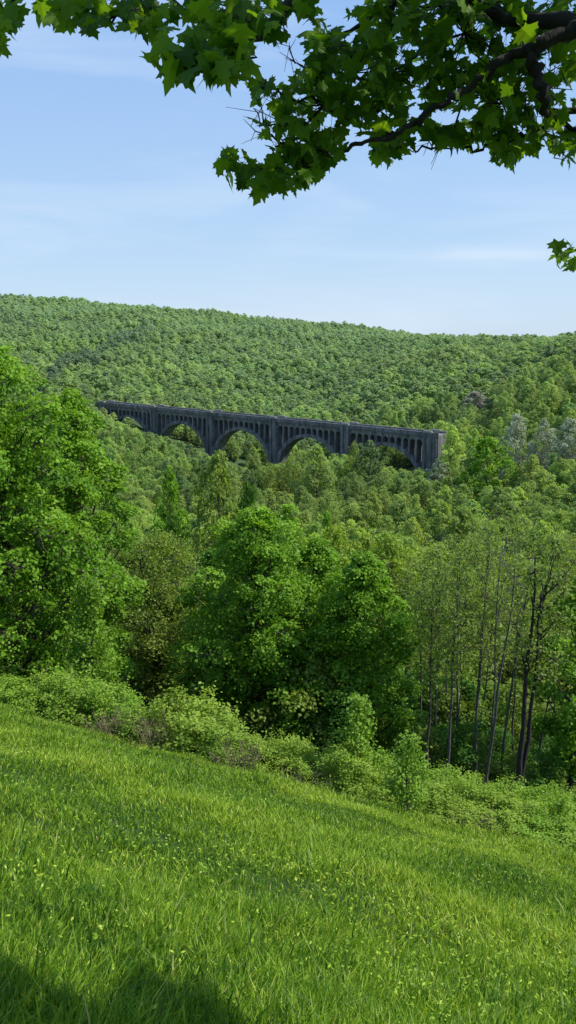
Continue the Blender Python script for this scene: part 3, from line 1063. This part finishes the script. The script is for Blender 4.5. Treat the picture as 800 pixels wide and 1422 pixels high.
# top allowed at that depth
v = (711 - lim) / F
ztop = (v * CP - SP) / (CP + v * SP) * y
Hmax = np.where(lim > -900, ztop - z, 99) - rs.uniform(0, 1, len(x)) ** 2 * 5
Ht = np.where((w_ > 0) & (w_ < 130) & (s_ < SPAN * 4.3), np.clip(Hmax, Ht, 25), Ht)
Hn = np.minimum(Ht, Hmax)
ok &= Hn > 4.5
Rt = Rt * np.clip(Hn / Ht, .62, 1)
Ht = Hn
for bx, by, br, bh in blockers:
    toward = (np.hypot(x - bx, y - by) < br * .8 + Rt * .75)
    ok &= ~toward
    # keep the line of sight to the tree open
    ax = np.abs(x - bx * y / by) < br + Rt * .6
    nearer = (y < by) & (y > by - 60) & ax
    ptop = proj(np.stack([x, y, z + Ht], 1))[1]
    bb_, bt_ = proj(np.array([bx, by, H1(bx, by)]))[1], bh
    btop = bt_ + (.9 if by < 200 else .5) * (bb_ - bt_)
    ok &= ~(nearer & (ptop < btop - 0))
x, y, z, Ht, Rt = (q[ok] for q in (x, y, z, Ht, Rt))

# which of them show largest: paint their outlines nearest first
W_, H_ = 400, 711
buf = np.zeros((H_, W_), bool)
order = np.argsort(y)
vis = np.zeros(len(x), int)
# near trees and field already hide something
for (cx, cy0, cy1, hw) in [(20, 480, 950, 165), (125, 545, 950, 65), (372, 702, 1030, 95), (505, 772, 1030, 66), (795, 800, 1130, 50)]:
    buf[cy0 // 2:cy1 // 2, max(0, (cx - hw) // 2):min(W_, (cx + hw) // 2)] = True
for xx in range(W_):
    buf[int((985 + xx * 2 * .26) / 2) - 12:, xx] = True
for i in order:
    cx, ty = proj(np.array([x[i], y[i], z[i] + Ht[i]]))
    _, by = proj(np.array([x[i], y[i], z[i]]))
    r_ = Rt[i] * F / y[i]
    x0, x1 = int(max(0, (cx - r_ * .85) / 2)), int(min(W_, (cx + r_ * .85) / 2 + 1))
    y0, y1 = int(max(0, ty / 2)), int(min(H_, (ty * .1 + by * .9) / 2 + 1))
    if x1 <= x0 or y1 <= y0:
        continue
    sub = buf[y0:y1, x0:x1]
    vis[i] = int((~sub).sum())
    sub[:] = True
top = np.argsort(-vis)[:250]
is_ind = np.zeros(len(x), bool)
is_ind[top[vis[top] > 3]] = True

KIND_LABEL = {0: 'round-headed', 1: 'round-headed', 2: 'thin-leaved', 3: 'round-headed', 4: 'round-headed', 5: 'pointed', 6: 'round-headed', 7: 'thin-leaved', 8: 'round-headed'}


def zone(px, D):
    if D > 380:
        if px > 620: return 'on the hillside right of the viaduct'
        if px > 500: return 'in front of the viaduct below its last arch'
        if px > 380: return 'in front of the viaduct below its third arch'
        if px > 270: return 'in front of the viaduct below its second arch'
        return 'on the slope below the left end of the viaduct'
    if D > 170:
        if px > 620: return 'in the valley wood right of the viaduct'
        if px > 430: return 'in the middle of the valley wood under the last arches'
        if px > 260: return 'in the middle of the valley wood under the second arch'
        return 'in the valley wood beside the lone bright green tree'
    if px > 640: return 'behind the tall thin trunks on the right'
    if px > 430: return 'behind the narrow maple'
    if px > 260: return 'behind the broad middle maple'
    return 'behind the left maples'


proto = {}
for i in np.where(is_ind)[0]:
    k = int(rs.integers(0, 9))
    if y[i] < 110 and px is not None:
        k = int(rs.choice([2, 7, 0, 3, 7, 2]))
    pxi = float(proj(np.array([x[i], y[i], z[i]]))[0])
    lab = f'{KIND_LABEL[k]} green tree {zone(pxi, y[i])}'
    sc = (Rt[i] / 4.6, Rt[i] / 4.6, Ht[i] / 14)
    loc = (x[i], y[i], z[i] - .2)
    rz = float(rs.uniform(0, 6.28))
    if k not in proto:
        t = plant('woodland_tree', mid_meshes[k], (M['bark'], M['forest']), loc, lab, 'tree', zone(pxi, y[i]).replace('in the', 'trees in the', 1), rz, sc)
        proto[k] = t
    else:
        t = copy_tree(proto[k], loc, rz, sc)
        t['label'] = lab
    t['group'] = 'trees ' + zone(pxi, y[i])

# ------------------------------------------------------------------ the mass of the far wood
far_meshes = []
for i in range(6):
    r = np.random.default_rng(800 + i)
    tm, cm = gen_tree(820 + i, 13, 5.2, cb=.05, lobes=14, sprays=18, leaves=6, ls=.95, kind=['round', 'dome', 'round', 'dome', 'round', 'vase'][i], spray_r=1.0,
                      limbs_vis=0, sides=3, rag=.2, nj=.12, flat=.85)
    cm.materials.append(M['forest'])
    bpy.data.meshes.remove(tm)
    far_meshes.append(cm)

pf = scatter(700, 1830, 9.0, .50)
fx, fy = pf[:, 0], pf[:, 1]
fz = height(fx, fy) + 2.0
# hidden behind the crest: drop what cannot be seen
tt = np.linspace(-.6, .6, 121)
yy = np.linspace(650, 1830, 300)
el = height(tt[None, :] * yy[:, None], yy[:, None]) / yy[:, None]
mx = np.maximum.accumulate(el, 0)
ti = np.clip(np.round((fx / fy + .6) / .01).astype(int), 0, 120)
yi = np.clip(((fy - 650) / (1830 - 650) * 299).astype(int), 0, 299)
vis_f = (fz + 20) / fy > mx[yi, ti] - .004
s_, w_ = bridge_sw(fx, fy)
okf = vis_f & ~((np.abs(w_) < 13) & (s_ > -SPAN * 1.6) & (s_ < SPAN * 4.6))
fx, fy, fz = fx[okf], fy[okf], fz[okf]
patch = noise2(fx, fy * .7, .011) * .6 + noise2(fx + 90, fy, .034) * .4
fr = (3.0 + 5.2 * rs.random(len(fx)) ** 2.0) * (1 + .22 * patch)
fh = fr * rs.uniform(1.15, 1.7, len(fx)) + 2.0
# the wooded valley in front that is too small to single out
mi = ~is_ind
ax = np.concatenate([fx, x[mi]]); ay = np.concatenate([fy, y[mi]]); az = np.concatenate([fz, z[mi]])
ah = np.concatenate([fh, Ht[mi]]); ar = np.concatenate([fr, Rt[mi]])
nmid = int(mi.sum())
# left end of the viaduct: keep the deck line clear
qx, qy = proj(np.stack([ax, ay, az + ah], 1))
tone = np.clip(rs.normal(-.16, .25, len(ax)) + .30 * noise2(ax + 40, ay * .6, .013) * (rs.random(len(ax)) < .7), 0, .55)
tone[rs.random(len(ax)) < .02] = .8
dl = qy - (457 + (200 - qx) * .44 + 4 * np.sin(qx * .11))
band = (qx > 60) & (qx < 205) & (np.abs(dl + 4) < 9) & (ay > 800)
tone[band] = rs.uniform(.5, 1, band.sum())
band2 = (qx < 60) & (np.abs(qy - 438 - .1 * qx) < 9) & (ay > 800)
tone[band2] = rs.uniform(.2, .8, band2.sum())
av = rs.integers(0, 6, len(ax))
av[len(fx):] = rs.integers(6, 12, nmid)


def build_forest():
    me = bpy.data.meshes.new('forest')
    n = len(ax)
    me.vertices.add(n)
    me.vertices.foreach_set('co', np.stack([ax, ay, az - .3], 1).astype(np.float32).ravel())
    for nm, tp, data in (('variant', 'INT', av.astype(np.int32)),):
        a = me.attributes.new(nm, tp, 'POINT')
        a.data.foreach_set('value', data)
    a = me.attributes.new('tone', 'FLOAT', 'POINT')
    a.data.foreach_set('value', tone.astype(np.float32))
    sc = np.stack([ar, ar, ah], 1).astype(np.float32)
    a = me.attributes.new('size', 'FLOAT_VECTOR', 'POINT')
    a.data.foreach_set('vector', sc.ravel())
    rot = np.zeros((n, 3), np.float32)
    rot[:, 2] = rs.uniform(0, 6.28, n)
    a = me.attributes.new('turn', 'FLOAT_VECTOR', 'POINT')
    a.data.foreach_set('vector', rot.ravel())
    o = bpy.data.objects.new('far_forest', me)
    col.objects.link(o)
    tag(o, 'far green woodland covering the hillsides behind and below the viaduct', None, None, 'stuff')
    ng = bpy.data.node_groups.new('forest', 'GeometryNodeTree')
    ng.interface.new_socket('Geometry', in_out='INPUT', socket_type='NodeSocketGeometry')
    ng.interface.new_socket('Geometry', in_out='OUTPUT', socket_type='NodeSocketGeometry')
    gi = ng.nodes.new('NodeGroupInput')
    go = ng.nodes.new('NodeGroupOutput')
    jn = ng.nodes.new('GeometryNodeJoinGeometry')

    def named(nm, tp):
        q = ng.nodes.new('GeometryNodeInputNamedAttribute')
        q.data_type = tp
        q.inputs['Name'].default_value = nm
        return q.outputs['Attribute']
    va, sz, tn = named('variant', 'INT'), named('size', 'FLOAT_VECTOR'), named('turn', 'FLOAT_VECTOR')
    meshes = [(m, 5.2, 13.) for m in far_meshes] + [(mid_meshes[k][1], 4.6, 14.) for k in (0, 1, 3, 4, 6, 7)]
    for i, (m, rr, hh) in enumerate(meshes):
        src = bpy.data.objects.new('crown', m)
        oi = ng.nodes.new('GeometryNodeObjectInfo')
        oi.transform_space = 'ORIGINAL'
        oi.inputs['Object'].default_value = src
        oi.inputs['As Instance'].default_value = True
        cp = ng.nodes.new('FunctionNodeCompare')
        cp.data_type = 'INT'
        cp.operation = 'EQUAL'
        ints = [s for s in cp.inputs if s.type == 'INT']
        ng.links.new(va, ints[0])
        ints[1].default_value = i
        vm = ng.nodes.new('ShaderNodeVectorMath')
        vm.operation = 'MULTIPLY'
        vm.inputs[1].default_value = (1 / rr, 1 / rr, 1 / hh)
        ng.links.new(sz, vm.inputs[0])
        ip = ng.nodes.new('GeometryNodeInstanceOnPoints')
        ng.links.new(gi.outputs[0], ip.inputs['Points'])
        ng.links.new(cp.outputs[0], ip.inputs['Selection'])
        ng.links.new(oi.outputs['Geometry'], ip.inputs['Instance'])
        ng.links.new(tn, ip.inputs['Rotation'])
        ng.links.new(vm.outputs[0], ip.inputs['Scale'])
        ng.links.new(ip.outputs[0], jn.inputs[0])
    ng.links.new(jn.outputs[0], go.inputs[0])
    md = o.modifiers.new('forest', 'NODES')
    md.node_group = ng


build_forest()
print('trees: individual', int(is_ind.sum()), 'mass', len(ax), 'of them mid', nmid)

# ------------------------------------------------------------------ the maple overhead
def build_overhead():
    r = np.random.default_rng(31)
    TX, TY = 4.7, 0.6                          # its trunk stands right of the photographer
    tz = H1(TX, TY)
    root = empty('overhanging_maple_tree', (TX, TY, tz))
    tag(root, 'dark lobed maple leaves and branches hanging into the top of the photo', 'tree')
    org = np.array([TX, TY, tz])

    def P(px, py, D):
        return at(px, py, D) - org

    tr = MB()
    tc = np.array([[0, 0, -.4], [.02, 0, 1], [-.05, .05, 2.5], [-.1, .1, 4.2], [0, .15, 6.5], [.1, .2, 8.5]])
    tr.tube(tc, [.42, .30, .26, .22, .15, .06], 10)
    obj('trunk', tr.mesh('trunk', True), M['dark_bark'], root)

    def branch(pts, rads, name='branch', sides=7):
        pts = np.array(pts)
        # smooth resample
        n = len(pts)
        tt = np.linspace(0, n - 1, n * 5)
        i = np.clip(tt.astype(int), 0, n - 2)
        f = (tt - i)[:, None]
        pm, p1, p2, p3 = pts[np.maximum(i - 1, 0)], pts[i], pts[i + 1], pts[np.minimum(i + 2, n - 1)]
        c = .5 * ((2 * p1) + (p2 - pm) * f + (2 * pm - 5 * p1 + 4 * p2 - p3) * f ** 2 + (-pm + 3 * p1 - 3 * p2 + p3) * f ** 3)
        c[1:-1] += r.normal(0, .010, (len(c) - 2, 3))
        rad = np.interp(tt, np.arange(n), rads)
        rad = rad * (1 + .12 * np.sin(tt * 5) + r.normal(0, .06, len(tt)))
        mb = MB()
        mb.tube(c, rad, sides)
        o = obj(name, mb.mesh(name, True), M['dark_bark'], root)
        return c, o

    DD = 4.1
    bpts = []
    start = [tc[2] + np.array([0, .05, 0.2])]
    main, mo = branch(start + [P(1010, -60, 4.2), P(880, 14, DD), P(800, 40, DD), P(745, 62, DD), P(700, 84, DD), P(660, 115, DD), P(620, 142, DD), P(580, 170, DD),
                               P(545, 186, DD), P(500, 199, DD), P(465, 213, 4.55), P(440, 228, 4.5), P(428, 250, 4.45)],
                      [.12, .07, .042, .036, .030, .021, .018, .016, .014, .012, .010, .007, .005, .003])
    sec, so = branch([P(768, 52, DD), P(742, 74, DD), P(746, 105, DD), P(757, 145, DD), P(775, 170, 4.55), P(830, 185, 4.5)], [.024, .026, .025, .021, .014, .008])
    low, lo = branch([P(900, 170, 4.8), P(800, 152, 4.75), P(740, 180, 4.75), P(690, 204, 4.7), P(640, 207, 4.7), P(600, 203, 4.7), P(570, 213, 4.7), P(556, 209, 4.7)],
                     [.03, .022, .015, .01, .007, .006, .004, .002])
    up, uo = branch([tc[3], P(700, -250, 4.0), P(520, -120, 3.9), P(440, -50, 3.8), P(390, 20, 3.7), P(345, 60, 3.5), P(320, 100, 3.4)],
                    [.12, .08, .05, .03, .018, .010, .005])
    far, fo = branch([P(520, -120, 3.9), P(380, -120, 3.8), P(240, -40, 3.8), P(190, 0, 3.8), P(165, 15, 3.8)], [.04, .03, .016, .008, .004])
    lft, lf = branch([P(240, -40, 3.8), P(120, -60, 3.8), P(40, -30, 3.8), P(5, 30, 3.8)], [.02, .014, .008, .004])
    rgt, rg = branch([tc[2], P(1000, 300, 4.6), P(880, 330, 4.6), P(800, 345, 4.6), P(782, 352, 4.6)], [.08, .04, .02, .008, .004])
    dp, do = branch([main[14], P(690, 20, 4.4), P(600, -20, 4.3), P(540, 10, 4.3), P(480, 50, 4.4), P(440, 70, 4.4)], [.035, .03, .022, .014, .008, .004])
    d2, d2o = branch([P(545, 186, DD), P(500, 150, 4.5), P(440, 140, 4.45), P(390, 130, 4.4), P(360, 105, 4.4)], [.014, .011, .008, .005, .002])
    d3, d3o = branch([P(465, 213, 4.55), P(410, 205, 4.5), P(375, 185, 4.45), P(352, 150, 4.45)], [.009, .006, .004, .002])
    d4, d4o = branch([P(440, 228, 4.5), P(400, 232, 4.45), P(365, 236, 4.4), P(330, 230, 4.4)], [.007, .005, .004, .002])
    allc = np.concatenate([main[12:], sec, low, up[6:], far, lft, rgt[6:], dp, d2, d3, d4])

    masses = [
        (330, 232, 30, 24, 34, 4.4), (362, 245, 34, 26, 44, 4.4), (395, 240, 34, 26, 40, 4.4), (425, 225, 32, 24, 36, 4.5), (450, 205, 30, 22, 34, 4.5),
        (385, 150, 40, 34, 30, 4.4), (400, 190, 34, 22, 22, 4.4), (365, 120, 22, 12, 9, 4.4), (440, 150, 52, 46, 80, 4.5), (490, 100, 66, 60, 120, 4.4),
        (455, 60, 34, 34, 36, 4.4), (440, 108, 30, 26, 26, 4.4), (560, 95, 70, 64, 130, 4.6), (520, 160, 46, 30, 50, 4.5), (640, 60, 80, 56, 120, 4.6),
        (640, 120, 50, 30, 50, 4.5), (700, 130, 58, 50, 96, 4.6), (655, 185, 22, 22, 24, 4.7), (705, 205, 24, 24, 34, 4.7), (690, 180, 30, 20, 26, 4.7), (755, 110, 54, 66, 110, 4.6),
        (778, 190, 34, 18, 30, 4.7), (545, 198, 26, 18, 30, 4.7), (535, 214, 14, 10, 10, 4.7), (600, 180, 44, 12, 26, 4.7), (770, 30, 60, 40, 90, 4.6), (530, 20, 50, 26, 46, 4.4),
        (610, 12, 60, 24, 56, 4.4), (690, 10, 60, 24, 56, 4.5), (786, 355, 16, 20, 16, 4.6), (785, 215, 14, 12, 8, 4.7), (735, 190, 20, 24, 22, 4.7), (622, 190, 14, 12, 10, 4.7),
        (395, 12, 50, 20, 36, 3.9), (350, 25, 36, 26, 34, 3.7), (312, 20, 36, 22, 32, 3.7), (270, 12, 46, 18, 34, 3.8), (383, 42, 20, 12, 6, 3.8), (345, 85, 8, 12, 3, 3.5),
        (78, 12, 26, 12, 14, 3.8), (115, 18, 40, 18, 26, 3.8), (150, 14, 40, 18, 26, 3.8), (200, 20, 32, 22, 24, 3.8), (212, 38, 22, 14, 12, 3.8), (128, 32, 10, 10, 4, 3.8),
        (235, 80, 24, 20, 11, 3.0), (275, 84, 40, 20, 24, 3.0), (320, 68, 26, 34, 22, 3.1), (305, 96, 22, 14, 10, 3.0), (300, 48, 40, 18, 18, 3.2),
        (5, 15, 22, 18, 18, 3.8), (8, 38, 18, 12, 9, 3.8), (-2, 62, 9, 10, 5, 3.8), (-25, 30, 26, 30, 24, 3.8),
    ]
    tw = MB()
    LC, BASE = [], []
    for (cx, cy, rx, ry, n, D) in masses:
        n = max(2, int(n * 1.12)); dsp = .22 if D > 3.3 else .08
        cen = P(cx, cy, D)
        j = int(np.argmin(np.linalg.norm(allc - cen, axis=1)))
        ns = max(2, n // 7)
        subs = []
        for q in range(ns):
            a, rr = r.uniform(0, 6.28), math.sqrt(r.random())
            subs.append(P(cx + math.cos(a) * rr * rx * .8, cy + math.sin(a) * rr * ry * .8, D + r.normal(0, dsp)))
        mid = cen * .75 + allc[j] * .25 + r.normal(0, .02, 3)
        if np.linalg.norm(allc[j] - cen) < 1.3:
            tw.tube([allc[j], (allc[j] + mid) / 2 + r.normal(0, .02, 3), mid], [.006, .005, .004], 4)
        for sbi in subs:
            tw.tube([mid, (mid + sbi) / 2 + r.normal(0, .015, 3), sbi], [.004, .003, .0018], 4)
        for q in range(n):
            a, rr = r.uniform(0, 6.28), math.sqrt(r.random())
            c = P(cx + math.cos(a) * rr * rx, cy + math.sin(a) * rr * ry, D + r.normal(0, dsp))
            b = subs[int(np.argmin([np.linalg.norm(s - c) for s in subs]))]
            LC.append((c, D))
            if q % 2 == 0:
                tw.tube([b, (b + c) / 2 + np.array([0, 0, .01]), c], [.0014, .0011, .001], 3)
    # bare twigs seen against the sky on the left
    for (pa, pb) in [((420, 205), (352, 150)), ((395, 178), (378, 140)), ((380, 190), (338, 165)), ((366, 170), (352, 132)), ((430, 100), (388, 72)), ((410, 88), (402, 60)),
                     ((600, 203), (588, 216)), ((625, 206), (604, 214)), ((385, 255), (412, 226)), ((400, 205), (372, 172)), ((455, 120), (395, 80))]:
        a, b = P(*pa, 4.45), P(*pb, 4.4)
        m = (a + b) / 2 + r.normal(0, .02, 3)
        tw.tube([a, m, b], [.004, .003, .0012], 4)
        for q in range(3):
            s0 = m + (b - m) * r.uniform(-.4, .8)
            tw.tube([s0, s0 + r.normal(0, .07, 3)], [.002, .001], 3)

    # the rest of the crown, out of the picture: kept where its shade falls as in the photograph
    n_out = 3600
    k = 0
    OUT = []
    while k < n_out:
        a = r.uniform(0, 6.28)
        rr = 5.2 * math.sqrt(r.random())
        c = np.array([math.cos(a) * rr, math.sin(a) * rr, 3.2 + 6.2 * r.random()])
        if np.linalg.norm((c - np.array([0, 0, 5.8])) / np.array([5.2, 5.2, 3.6])) > 1:
            continue
        w = c + org
        if w[1] > .4:
            qx, qy = proj(w)
            if -40 < qx < 840 and -60 < qy < 1500:
                continue
        # where its shadow lands on the meadow
        t = (w[2] + 1.7 + A_ * w[0] + B_ * w[1]) / (SUN[2] - A_ * SUN[0] - B_ * SUN[1] + 1e-6) if False else None
        den = -SUN[2] - A_ * SUN[0] - B_ * SUN[1]
        t = -(w[2] + 1.7 + A_ * w[0] + B_ * w[1]) / den
        g = w - SUN * t
        if g[1] > .3:
            gx, gy = proj(g)
            wav = 28 * math.sin(gx * .021) + 16 * math.sin(gx * .06 + 1)
            if -60 < gx < 860 and gy < 1560 and not (gx < 365 + wav and gy > 1392 + wav + .10 * max(0, gx - 200)):
                continue
        OUT.append(c)
        k += 1
    OUT = np.array(OUT)
    # a denser patch of crown that throws the shade at the lower left
    EX = []
    while len(EX) < 900:
        gx, gy = r.uniform(-40, 365), r.uniform(1330, 1560)
        wav = 28 * math.sin(gx * .021) + 16 * math.sin(gx * .06 + 1)
        if gy < 1400 + wav + .10 * max(0, gx - 200) or gx > 362 + wav:
            continue
        ra = ray(gx, gy)
        # meet the meadow
        Y = 1.7 / (-ra[1] - A_ * ra[0] - B_)
        g = np.array([ra[0] * Y, Y, ra[1] * Y])
        t = r.uniform(5.6, 8.8)
        w = g + SUN * t
        if w[1] > .4:
            qx, qy = proj(w)
            if -40 < qx < 850 and -60 < qy < 1500:
                continue
        EX.append(w - org)
    # unseen leaves added between the sun and the hanging leaves to darken them
    tries = 0
    while len(EX) < 1500 and tries < 60000:
        tries += 1
        c, D = LC[int(r.integers(0, len(LC)))]
        w = c + org + SUN * r.uniform(.9, 3.2) + r.normal(0, .12, 3)
        qx, qy = proj(w)
        if -40 < qx < 850 and qy > -50:
            continue
        if D > 4.0 and r.random() < .78:
            continue
        EX.append(w - org)
    EX = np.array(EX)
    LCp = np.array([c for c, d in LC])
    LCd = np.array([d for c, d in LC])
    allp = np.concatenate([LCp, OUT, EX])
    size = np.concatenate([np.where(LCd < 3.3, .098, np.where(LCd < 4.0, .076, .078)), np.full(len(OUT), .2), np.full(len(EX), .19)])
    n = len(allp)
    size = size * r.uniform(.62, 1.25, n)
    half = [(.0, -.03), (.10, -.06), (.30, -.20), (.27, -.02), (.36, .06), (.66, .16), (.52, .27), (.56, .44), (.36, .42), (.25, .47), (.30, .66), (.17, .70), (.0, 1.0)]
    out = half + [(-a, b) for a, b in half[-2:0:-1]]
    out = np.array(out)
    ctr = np.array([[0, .22]])
    L2 = np.concatenate([ctr, out])
    nv = len(L2)
    no = len(out)
    # hanging blades: normal tilted well away from vertical
    nr = rdir(n, r)
    nr[:, 2] = np.abs(nr[:, 2]) * .7 + .25
    nr = unit(nr + np.array([.05, -.25, .0]))
    tip = rdir(n, r) * .7
    tip[:, 2] -= .8
    tip = unit(tip - nr * np.sum(tip * nr, 1, keepdims=True))
    sd = np.cross(nr, tip)
    fold = r.uniform(.05, .32, n)
    curl = r.uniform(-.1, .5, n)
    wid = r.uniform(.8, 1.05, n)
    size = size * np.where(r.random(n) < .2, .7, 1)
    jit = r.normal(0, .035, (n, nv))
    X = (L2[None, :, 0] + jit) * size[:, None] * wid[:, None]
    Yl = (L2[None, :, 1] - .25) * size[:, None]
    Zl = -np.abs(L2[None, :, 0]) * size[:, None] * fold[:, None] * np.sign(r.normal(size=n) + .8)[:, None] - (L2[None, :, 1] ** 2) * size[:, None] * curl[:, None]
    V = allp[:, None, :] + sd[:, None, :] * X[..., None] + tip[:, None, :] * Yl[..., None] + nr[:, None, :] * Zl[..., None]
    k0 = (np.arange(n) * nv)[:, None, None]
    tri = np.array([[0, 1 + i, 1 + (i + 1) % no] for i in range(no)])[None]
    f = (k0 + tri).reshape(-1, 3)
    vv = np.repeat(np.clip(r.beta(1.6, 2.6, n), 0, 1), no)
    obj('leaves', mesh_np('leaves', V.reshape(-1, 3), [f], attr=vv), M['overhead'], root)
    # limbs inside the out-of-picture crown
    lb = MB()
    for q in range(26):
        e = OUT[int(r.integers(0, len(OUT)))]
        z0 = max(3.0, e[2] - np.hypot(e[0], e[1]) * .7)
        p0 = np.array([np.interp(z0, tc[:, 2], tc[:, 0]), np.interp(z0, tc[:, 2], tc[:, 1]), z0])
        lb.tube([p0, (p0 + e) / 2 + np.array([0, 0, .2]), e], [.05, .03, .008], 5)
    obj('limb', lb.mesh('limb', True), M['dark_bark'], root)
    obj('twig', tw.mesh('twig'), M['dark_bark'], root)


build_overhead()

# ------------------------------------------------------------------ sky, sun, camera
w = bpy.data.worlds.new('World')
scene.world = w
w.use_nodes = True
nt = w.node_tree
nt.nodes.clear()
sky = N(nt, 'ShaderNodeTexSky')
sky.sky_type = 'NISHITA'
sky.sun_disc = False
sky.sun_elevation = SUN_EL
sky.sun_rotation = math.radians(90) - SUN_AZ
sky.altitude = 300
sky.air_density = 1.0
sky.dust_density = .6
sky.ozone_density = 1.4
tc = N(nt, 'ShaderNodeTexCoord')
sep = N(nt, 'ShaderNodeSeparateXYZ')
nt.links.new(tc.outputs['Generated'], sep.inputs[0])
mp = N(nt, 'ShaderNodeMapping')
mp.inputs['Scale'].default_value = (1.6, 1.6, 9)
mp.inputs['Rotation'].default_value = (.12, .1, .4)
nt.links.new(tc.outputs['Generated'], mp.inputs[0])
no = N(nt, 'ShaderNodeTexNoise')
no.inputs['Scale'].default_value = 1.7
no.inputs['Detail'].default_value = 7
no.inputs['Roughness'].default_value = .55
no.inputs['Distortion'].default_value = .5
nt.links.new(mp.outputs[0], no.inputs['Vector'])
cl = maprange(nt, no.outputs['Fac'], .47, .78, 0, .5)
tint = mixc(nt, 1.0, sky.outputs[0], (1.0, 1.0, 1.0), 'MULTIPLY')
gr = N(nt, 'ShaderNodeValToRGB')
ge = gr.color_ramp.elements
ge[0].position, ge[0].color = 0, (.60, .79, 1.0, 1)
ge[1].position, ge[1].color = 1, (.16, .32, .74, 1)
for p, q in ((.12, (.48, .70, 1.0)), (.3, (.345, .58, .98)), (.5, (.22, .43, .88))):
    ge.new(p).color = (*q, 1)
nt.links.new(sep.outputs['Z'], gr.inputs[0])
air = mixc(nt, 1.0, gr.outputs[0], (8.4, 8.4, 8.4), 'MULTIPLY')
tint = mixc(nt, .8, tint, air)
c = mixc(nt, cl, tint, (6.3, 7.3, 8.6))
az = math_n(nt, 'DIVIDE', sep.outputs['X'], sep.outputs['Y'])
el = math_n(nt, 'DIVIDE', sep.outputs['Z'], sep.outputs['Y'])
wob = maprange(nt, no.outputs['Fac'], .3, .7, -.004, .004)
e1 = math_n(nt, 'ADD', math_n(nt, 'DIVIDE', math_n(nt, 'SUBTRACT', el, .0862), .0075), math_n(nt, 'MULTIPLY', wob, 110))
a1 = math_n(nt, 'DIVIDE', math_n(nt, 'SUBTRACT', az, .237), .068)
q = math_n(nt, 'ADD', math_n(nt, 'MULTIPLY', e1, e1), math_n(nt, 'POWER', math_n(nt, 'ABSOLUTE', a1), 4))
streak = math_n(nt, 'MULTIPLY', math_n(nt, 'EXPONENT', math_n(nt, 'MULTIPLY', q, -1.0)), .36)
front = maprange(nt, sep.outputs['Y'], 0, .1, 0, 1)
c = mixc(nt, math_n(nt, 'MULTIPLY', streak, front), c, (6.9, 7.7, 8.7))
bg = N(nt, 'ShaderNodeBackground')
nt.links.new(c, bg.inputs['Color'])
bg.inputs['Strength'].default_value = .12
out = N(nt, 'ShaderNodeOutputWorld')
nt.links.new(bg.outputs[0], out.inputs[0])

sl = bpy.data.lights.new('sun', 'SUN')
sl.energy = 5.0
sl.angle = math.radians(.53)
sl.color = (1, .955, .87)
so = bpy.data.objects.new('sun', sl)
col.objects.link(so)
so.rotation_euler = Vector((-SUN[0], -SUN[1], -SUN[2])).to_track_quat('-Z', 'Y').to_euler()

cd = bpy.data.cameras.new('camera')
cd.sensor_fit = 'HORIZONTAL'
cd.sensor_width = 36
cd.lens = 36 * F / 800
cd.clip_start = .05
cd.clip_end = 20000
co = bpy.data.objects.new('camera', cd)
col.objects.link(co)
co.location = (0, 0, 0)
co.rotation_euler = (math.radians(90) - PITCH, 0, 0)
scene.camera = co
scene.view_settings.view_transform = 'Standard'
scene.view_settings.look = 'None'
scene.view_settings.exposure = 0
scene.cycles.max_bounces = 4
scene.cycles.diffuse_bounces = 2
scene.cycles.transmission_bounces = 3
scene.cycles.transparent_max_bounces = 4
